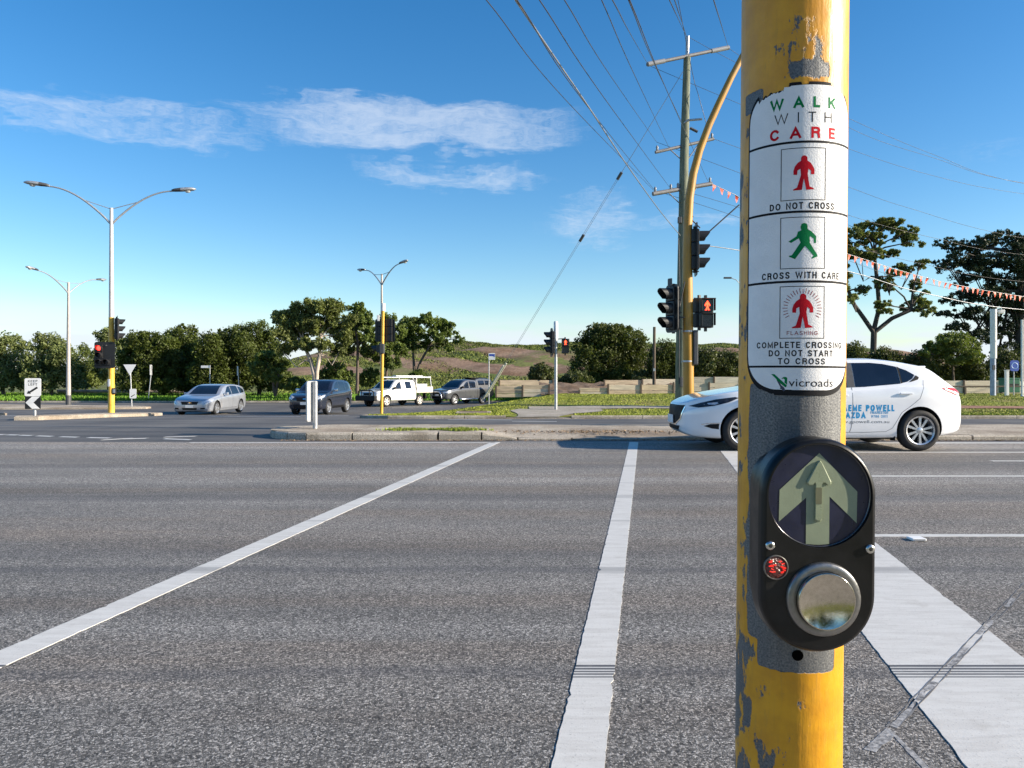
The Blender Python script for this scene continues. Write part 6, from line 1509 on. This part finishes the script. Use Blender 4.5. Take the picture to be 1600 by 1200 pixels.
# dark rounded hedge trees
hl = [('dark dense rounded tree just right of the yellow signal', [(215, 535, 26, 20), (205, 565, 22, 28), (235, 560, 24, 30), (212, 595, 28, 20)], (216, 616)),
      ('dark dense rounded tree above the give way sign', [(252, 540, 24, 20), (270, 565, 22, 26), (245, 580, 24, 26), (262, 600, 26, 14)], (256, 616)),
      ('dark dense rounded tree behind the silver wagon bonnet', [(285, 530, 28, 22), (300, 552, 24, 24), (278, 570, 26, 28), (300, 595, 26, 18)], (290, 616)),
      ('dark dense rounded tree behind the silver wagon roof', [(326, 545, 22, 26), (338, 565, 22, 28), (320, 585, 24, 24), (345, 600, 20, 14)], (330, 616)),
      ('tall dark dense tree behind the wagon tail', [(362, 525, 24, 20), (350, 550, 24, 28), (378, 545, 26, 28), (360, 580, 30, 28), (385, 590, 24, 22)], (365, 616)),
      ('darkest dense tree left of the pale-trunked gum', [(402, 520, 28, 20), (418, 545, 24, 26), (395, 555, 26, 32), (410, 585, 30, 26), (435, 590, 22, 20)], (405, 616))]
for i, (lab, lb, bs) in enumerate(hl): tree(lab, 66+1.3*(i % 3), lb, bs, 'dark', 13000, .15, .42, M_barkdark, group=GH, seed=i)
# gum with pale trunk
tree('spreading gum tree with pale forked trunk behind the navy four-wheel drive', 56, [(448, 500, 22, 16), (470, 488, 24, 16), (498, 478, 24, 16), (520, 482, 20, 16), (440, 520, 18, 14), (462, 516, 22, 16), (490, 510, 26, 16), (520, 508, 24, 18), (538, 525, 16, 16), (455, 538, 16, 12), (480, 540, 18, 10), (505, 538, 16, 10), (530, 545, 14, 12), (440, 548, 12, 10), (548, 500, 12, 10)],
     (493, 612), 'gum', 22000, .14, .6, M_barkpale, .17, [[(0, 0), (.18, -.1), (.34, -.35), (.55, -.9)], [(0, 0), (.22, .08), (.40, .30), (.62, .4)]], seed=2, ragged=2)
tree('smaller dark tree left of the pale-trunked gum, low branching', 60, [(415, 560, 20, 14), (440, 570, 16, 12), (400, 575, 16, 12), (425, 585, 18, 12)], (430, 616), 'mid', 4200, .14, .5, M_bark, .10, [[(0, 0), (.4, -.2), (.7, -.5)], [(0, 0), (.5, .3)]], seed=3)
tree('slender tree with dark trunk right of the pale-trunked gum', 58, [(556, 488, 16, 13), (570, 500, 16, 12), (548, 510, 16, 14), (580, 520, 16, 14), (560, 530, 18, 12), (545, 545, 14, 12), (575, 548, 16, 12), (592, 538, 12, 14), (562, 478, 10, 8)], (558, 612), 'mid', 9000, .14, .5, M_bark, .12, [[(0, 0), (.3, .02), (.55, .05), (.7, -.1)]], seed=4)
tree('slender tree behind the yellow signal post boards', 60, [(608, 498, 14, 12), (620, 520, 16, 14), (604, 535, 16, 14), (628, 545, 14, 12), (595, 555, 16, 12), (615, 565, 16, 12)], (603, 612), 'mid', 6500, .14, .5, M_bark, .10, [[(0, 0), (.4, .05), (.65, .1)]], seed=5)
tree('wide open-crowned tree on the hillside above the white tray truck', 64, [(640, 508, 22, 14), (662, 498, 18, 10), (680, 506, 20, 13), (700, 518, 16, 11), (715, 530, 9, 7), (628, 525, 14, 12), (652, 522, 20, 11), (678, 526, 18, 10), (640, 540, 14, 9), (665, 540, 14, 8), (692, 536, 14, 8), (705, 545, 9, 6)],
     (648, 588), 'mid', 10000, .15, .5, M_bark, .12, [[(0, 0), (.3, -.1), (.55, -.2)], [(0, 0), (.25, .5), (.5, 1.2)]], seed=6)
for px, py, rx, ry, lab in ((465, 600, 22, 12, 'low shrub under the pale-trunked gum'), (525, 585, 26, 22, 'dense low shrub between gum trunk and slender tree'), (578, 588, 18, 16, 'low shrub behind the white tray truck bonnet'), (655, 585, 12, 7, 'low dark shrub at the foot of the hillside tree')):
    tree(lab, 60, [(px, py, rx, ry), (px-rx*.5, py+ry*.3, rx*.6, ry*.7), (px+rx*.5, py+ry*.2, rx*.6, ry*.7)], (px, 614 if py > 583 else 600), 'mid', 3500, .13, .4, limbs=False, name='shrub', seed=px, trunk_r=.05, cat='shrub')
# round dark tree
tree('big round dark tree behind the low timber walls', 60, [(950, 530, 38, 24), (985, 535, 28, 22), (918, 545, 26, 24), (955, 555, 48, 30), (990, 560, 24, 24), (920, 575, 32, 26), (960, 585, 40, 20), (985, 580, 20, 18), (940, 518, 26, 14), (968, 514, 22, 9)], (955, 612), 'round', 26000, .13, .36, M_barkdark, .2, limbs=False, seed=7, ragged=False)
for px, py, rx, ry, lab, mt in ((1040, 560, 26, 26, 'dark shrub between round tree and timber power pole', 'round'), (900, 595, 26, 14, 'shadowed shrub at the left foot of the round tree', 'brush'), (1015, 590, 26, 14, 'scrubby brown-green bush behind the slim brown pole', 'brush'), (1050, 590, 22, 14, 'small bush behind the timber power pole', 'brush'), (1100, 568, 30, 24, 'dense bush right of the yellow mast', 'brush'), (1135, 570, 26, 22, 'dense bush beside the flaking pole', 'brush'), (1170, 572, 30, 24, 'dense bush hidden partly by the flaking pole', 'brush'), (848, 585, 20, 16, 'grey-green bush behind the grey signal post', 'brush'), (1025, 605, 9, 6, 'tiny green bush at the timber wall', 'light')):
    tree(lab, 57, [(px, py, rx, ry), (px-rx*.5, py+ry*.35, rx*.65, ry*.75), (px+rx*.5, py+ry*.3, rx*.65, ry*.75)], (px, min(612, py+ry+6)), mt, 5500, .12, .4, M_barkdark, limbs=False, name='shrub', seed=px, trunk_r=.06, cat='shrub')
# right: tall gum
tree('tall gum with layered open crown and forked dark trunk behind the white hatchback', 62, [(1345, 362, 34, 16), (1385, 352, 36, 12), (1415, 368, 27, 16), (1330, 380, 25, 16), (1365, 372, 27, 12), (1428, 380, 18, 12), (1362, 398, 27, 14), (1335, 405, 22, 14), (1395, 395, 18, 8), (1440, 412, 16, 11), (1422, 420, 22, 11), (1395, 430, 18, 11), (1430, 440, 18, 14), (1385, 445, 20, 12), (1440, 462, 13, 12), (1350, 452, 16, 8), (1388, 480, 20, 14), (1425, 478, 22, 14), (1448, 484, 13, 11), (1330, 470, 11, 14), (1315, 420, 18, 19), (1305, 450, 18, 16)],
     (1364, 562), 'gum', 24000, .14, .5, M_barkdark, .21, [[(0, 0), (.20, 0), (.30, -.75), (.40, -1.5), (.50, -2.0)], [(0, 0), (.22, .1), (.38, .55), (.60, .35), (.78, .1)], [(0, 0), (.20, .1), (.30, 1.5), (.36, 3.0)]], flat=.5, seed=8)
# right: pine group
tree('huge dark pine with layered branches overhanging the thick white pole', 66, [(1560, 372, 40, 12), (1590, 385, 36, 16), (1520, 385, 36, 12), (1480, 382, 22, 8), (1500, 405, 36, 12), (1550, 405, 40, 18), (1600, 410, 36, 22), (1480, 418, 20, 8), (1520, 430, 40, 14), (1575, 440, 40, 20), (1540, 460, 44, 14), (1500, 470, 26, 10), (1590, 475, 36, 18), (1480, 488, 18, 7), (1530, 490, 40, 14), (1570, 505, 36, 16), (1495, 510, 24, 10), (1600, 520, 24, 18), (1630, 400, 40, 40), (1640, 460, 40, 40), (1655, 520, 40, 30), (1540, 525, 34, 14), (1580, 545, 30, 16)],
     (1592, 590), 'pine', 42000, .14, .6, M_barkdark, .36, [[(0, 0), (.3, .1), (.6, .1), (.85, 0)]], flat=.6, seed=9)
tree('round green small tree in front of the pine', 58, [(1490, 535, 26, 16), (1515, 540, 22, 16), (1470, 548, 26, 12), (1500, 555, 30, 14), (1445, 552, 12, 6), (1455, 540, 12, 6)], (1490, 596), 'light', 8500, .13, .45, M_bark, .09, seed=10)
for px, py, rx, ry, lab in ((1335, 560, 20, 24, 'dark bush left of the tall gum trunk'), (1385, 562, 24, 18, 'bush at the foot of the tall gum'), (1430, 572, 34, 20, 'wide scrub bush above the hatchback roof'), (1470, 580, 26, 18, 'scrub bush behind the hatchback tail'), (1525, 580, 26, 22, 'thin scrub bush left of the thick white pole'), (1570, 572, 26, 24, 'shadowed scrub behind the short white post'), (1610, 570, 30, 26, 'shadowed scrub right of the blue round sign')):
    tree(lab, 59, [(px, py, rx, ry), (px-rx*.5, py+ry*.35, rx*.65, ry*.75), (px+rx*.5, py+ry*.3, rx*.65, ry*.75)], (px, 604), 'brush', 6000, .12, .45, M_barkdark, limbs=True, name='shrub', seed=px, trunk_r=.05, cat='shrub')
# trees on the camera's side of the road, seen mirrored in the polished button
for i, (x, y) in enumerate(((-9, -15), (-1, -17), (7, -14), (15, -18))):
    b = Vector((x, y, .1)); t = thing('tree', ('leafy roadside tree behind the footpath, mirrored in the steel button'), 'tree', b, 0, 'roadside trees behind the footpath')
    cl = [(random.uniform(-2, 2), random.uniform(-2, 2), 2.6+random.uniform(-1, 1.6), 1.7, 1.7, 1.2) for _ in range(7)]
    Q, Fc = crown_mesh(cl, 5000, .2, .6); me = fast_mesh('crown', Q, Fc); me.materials.append(LM['mid']); link('crown', me, t)
    mb = MB(); mb.tube([(0, 0, -.1), (.1, 0, 1.5), (0, .1, 3)], [.2, .15, .08], 8); mb.build('trunk', M_bark, t)
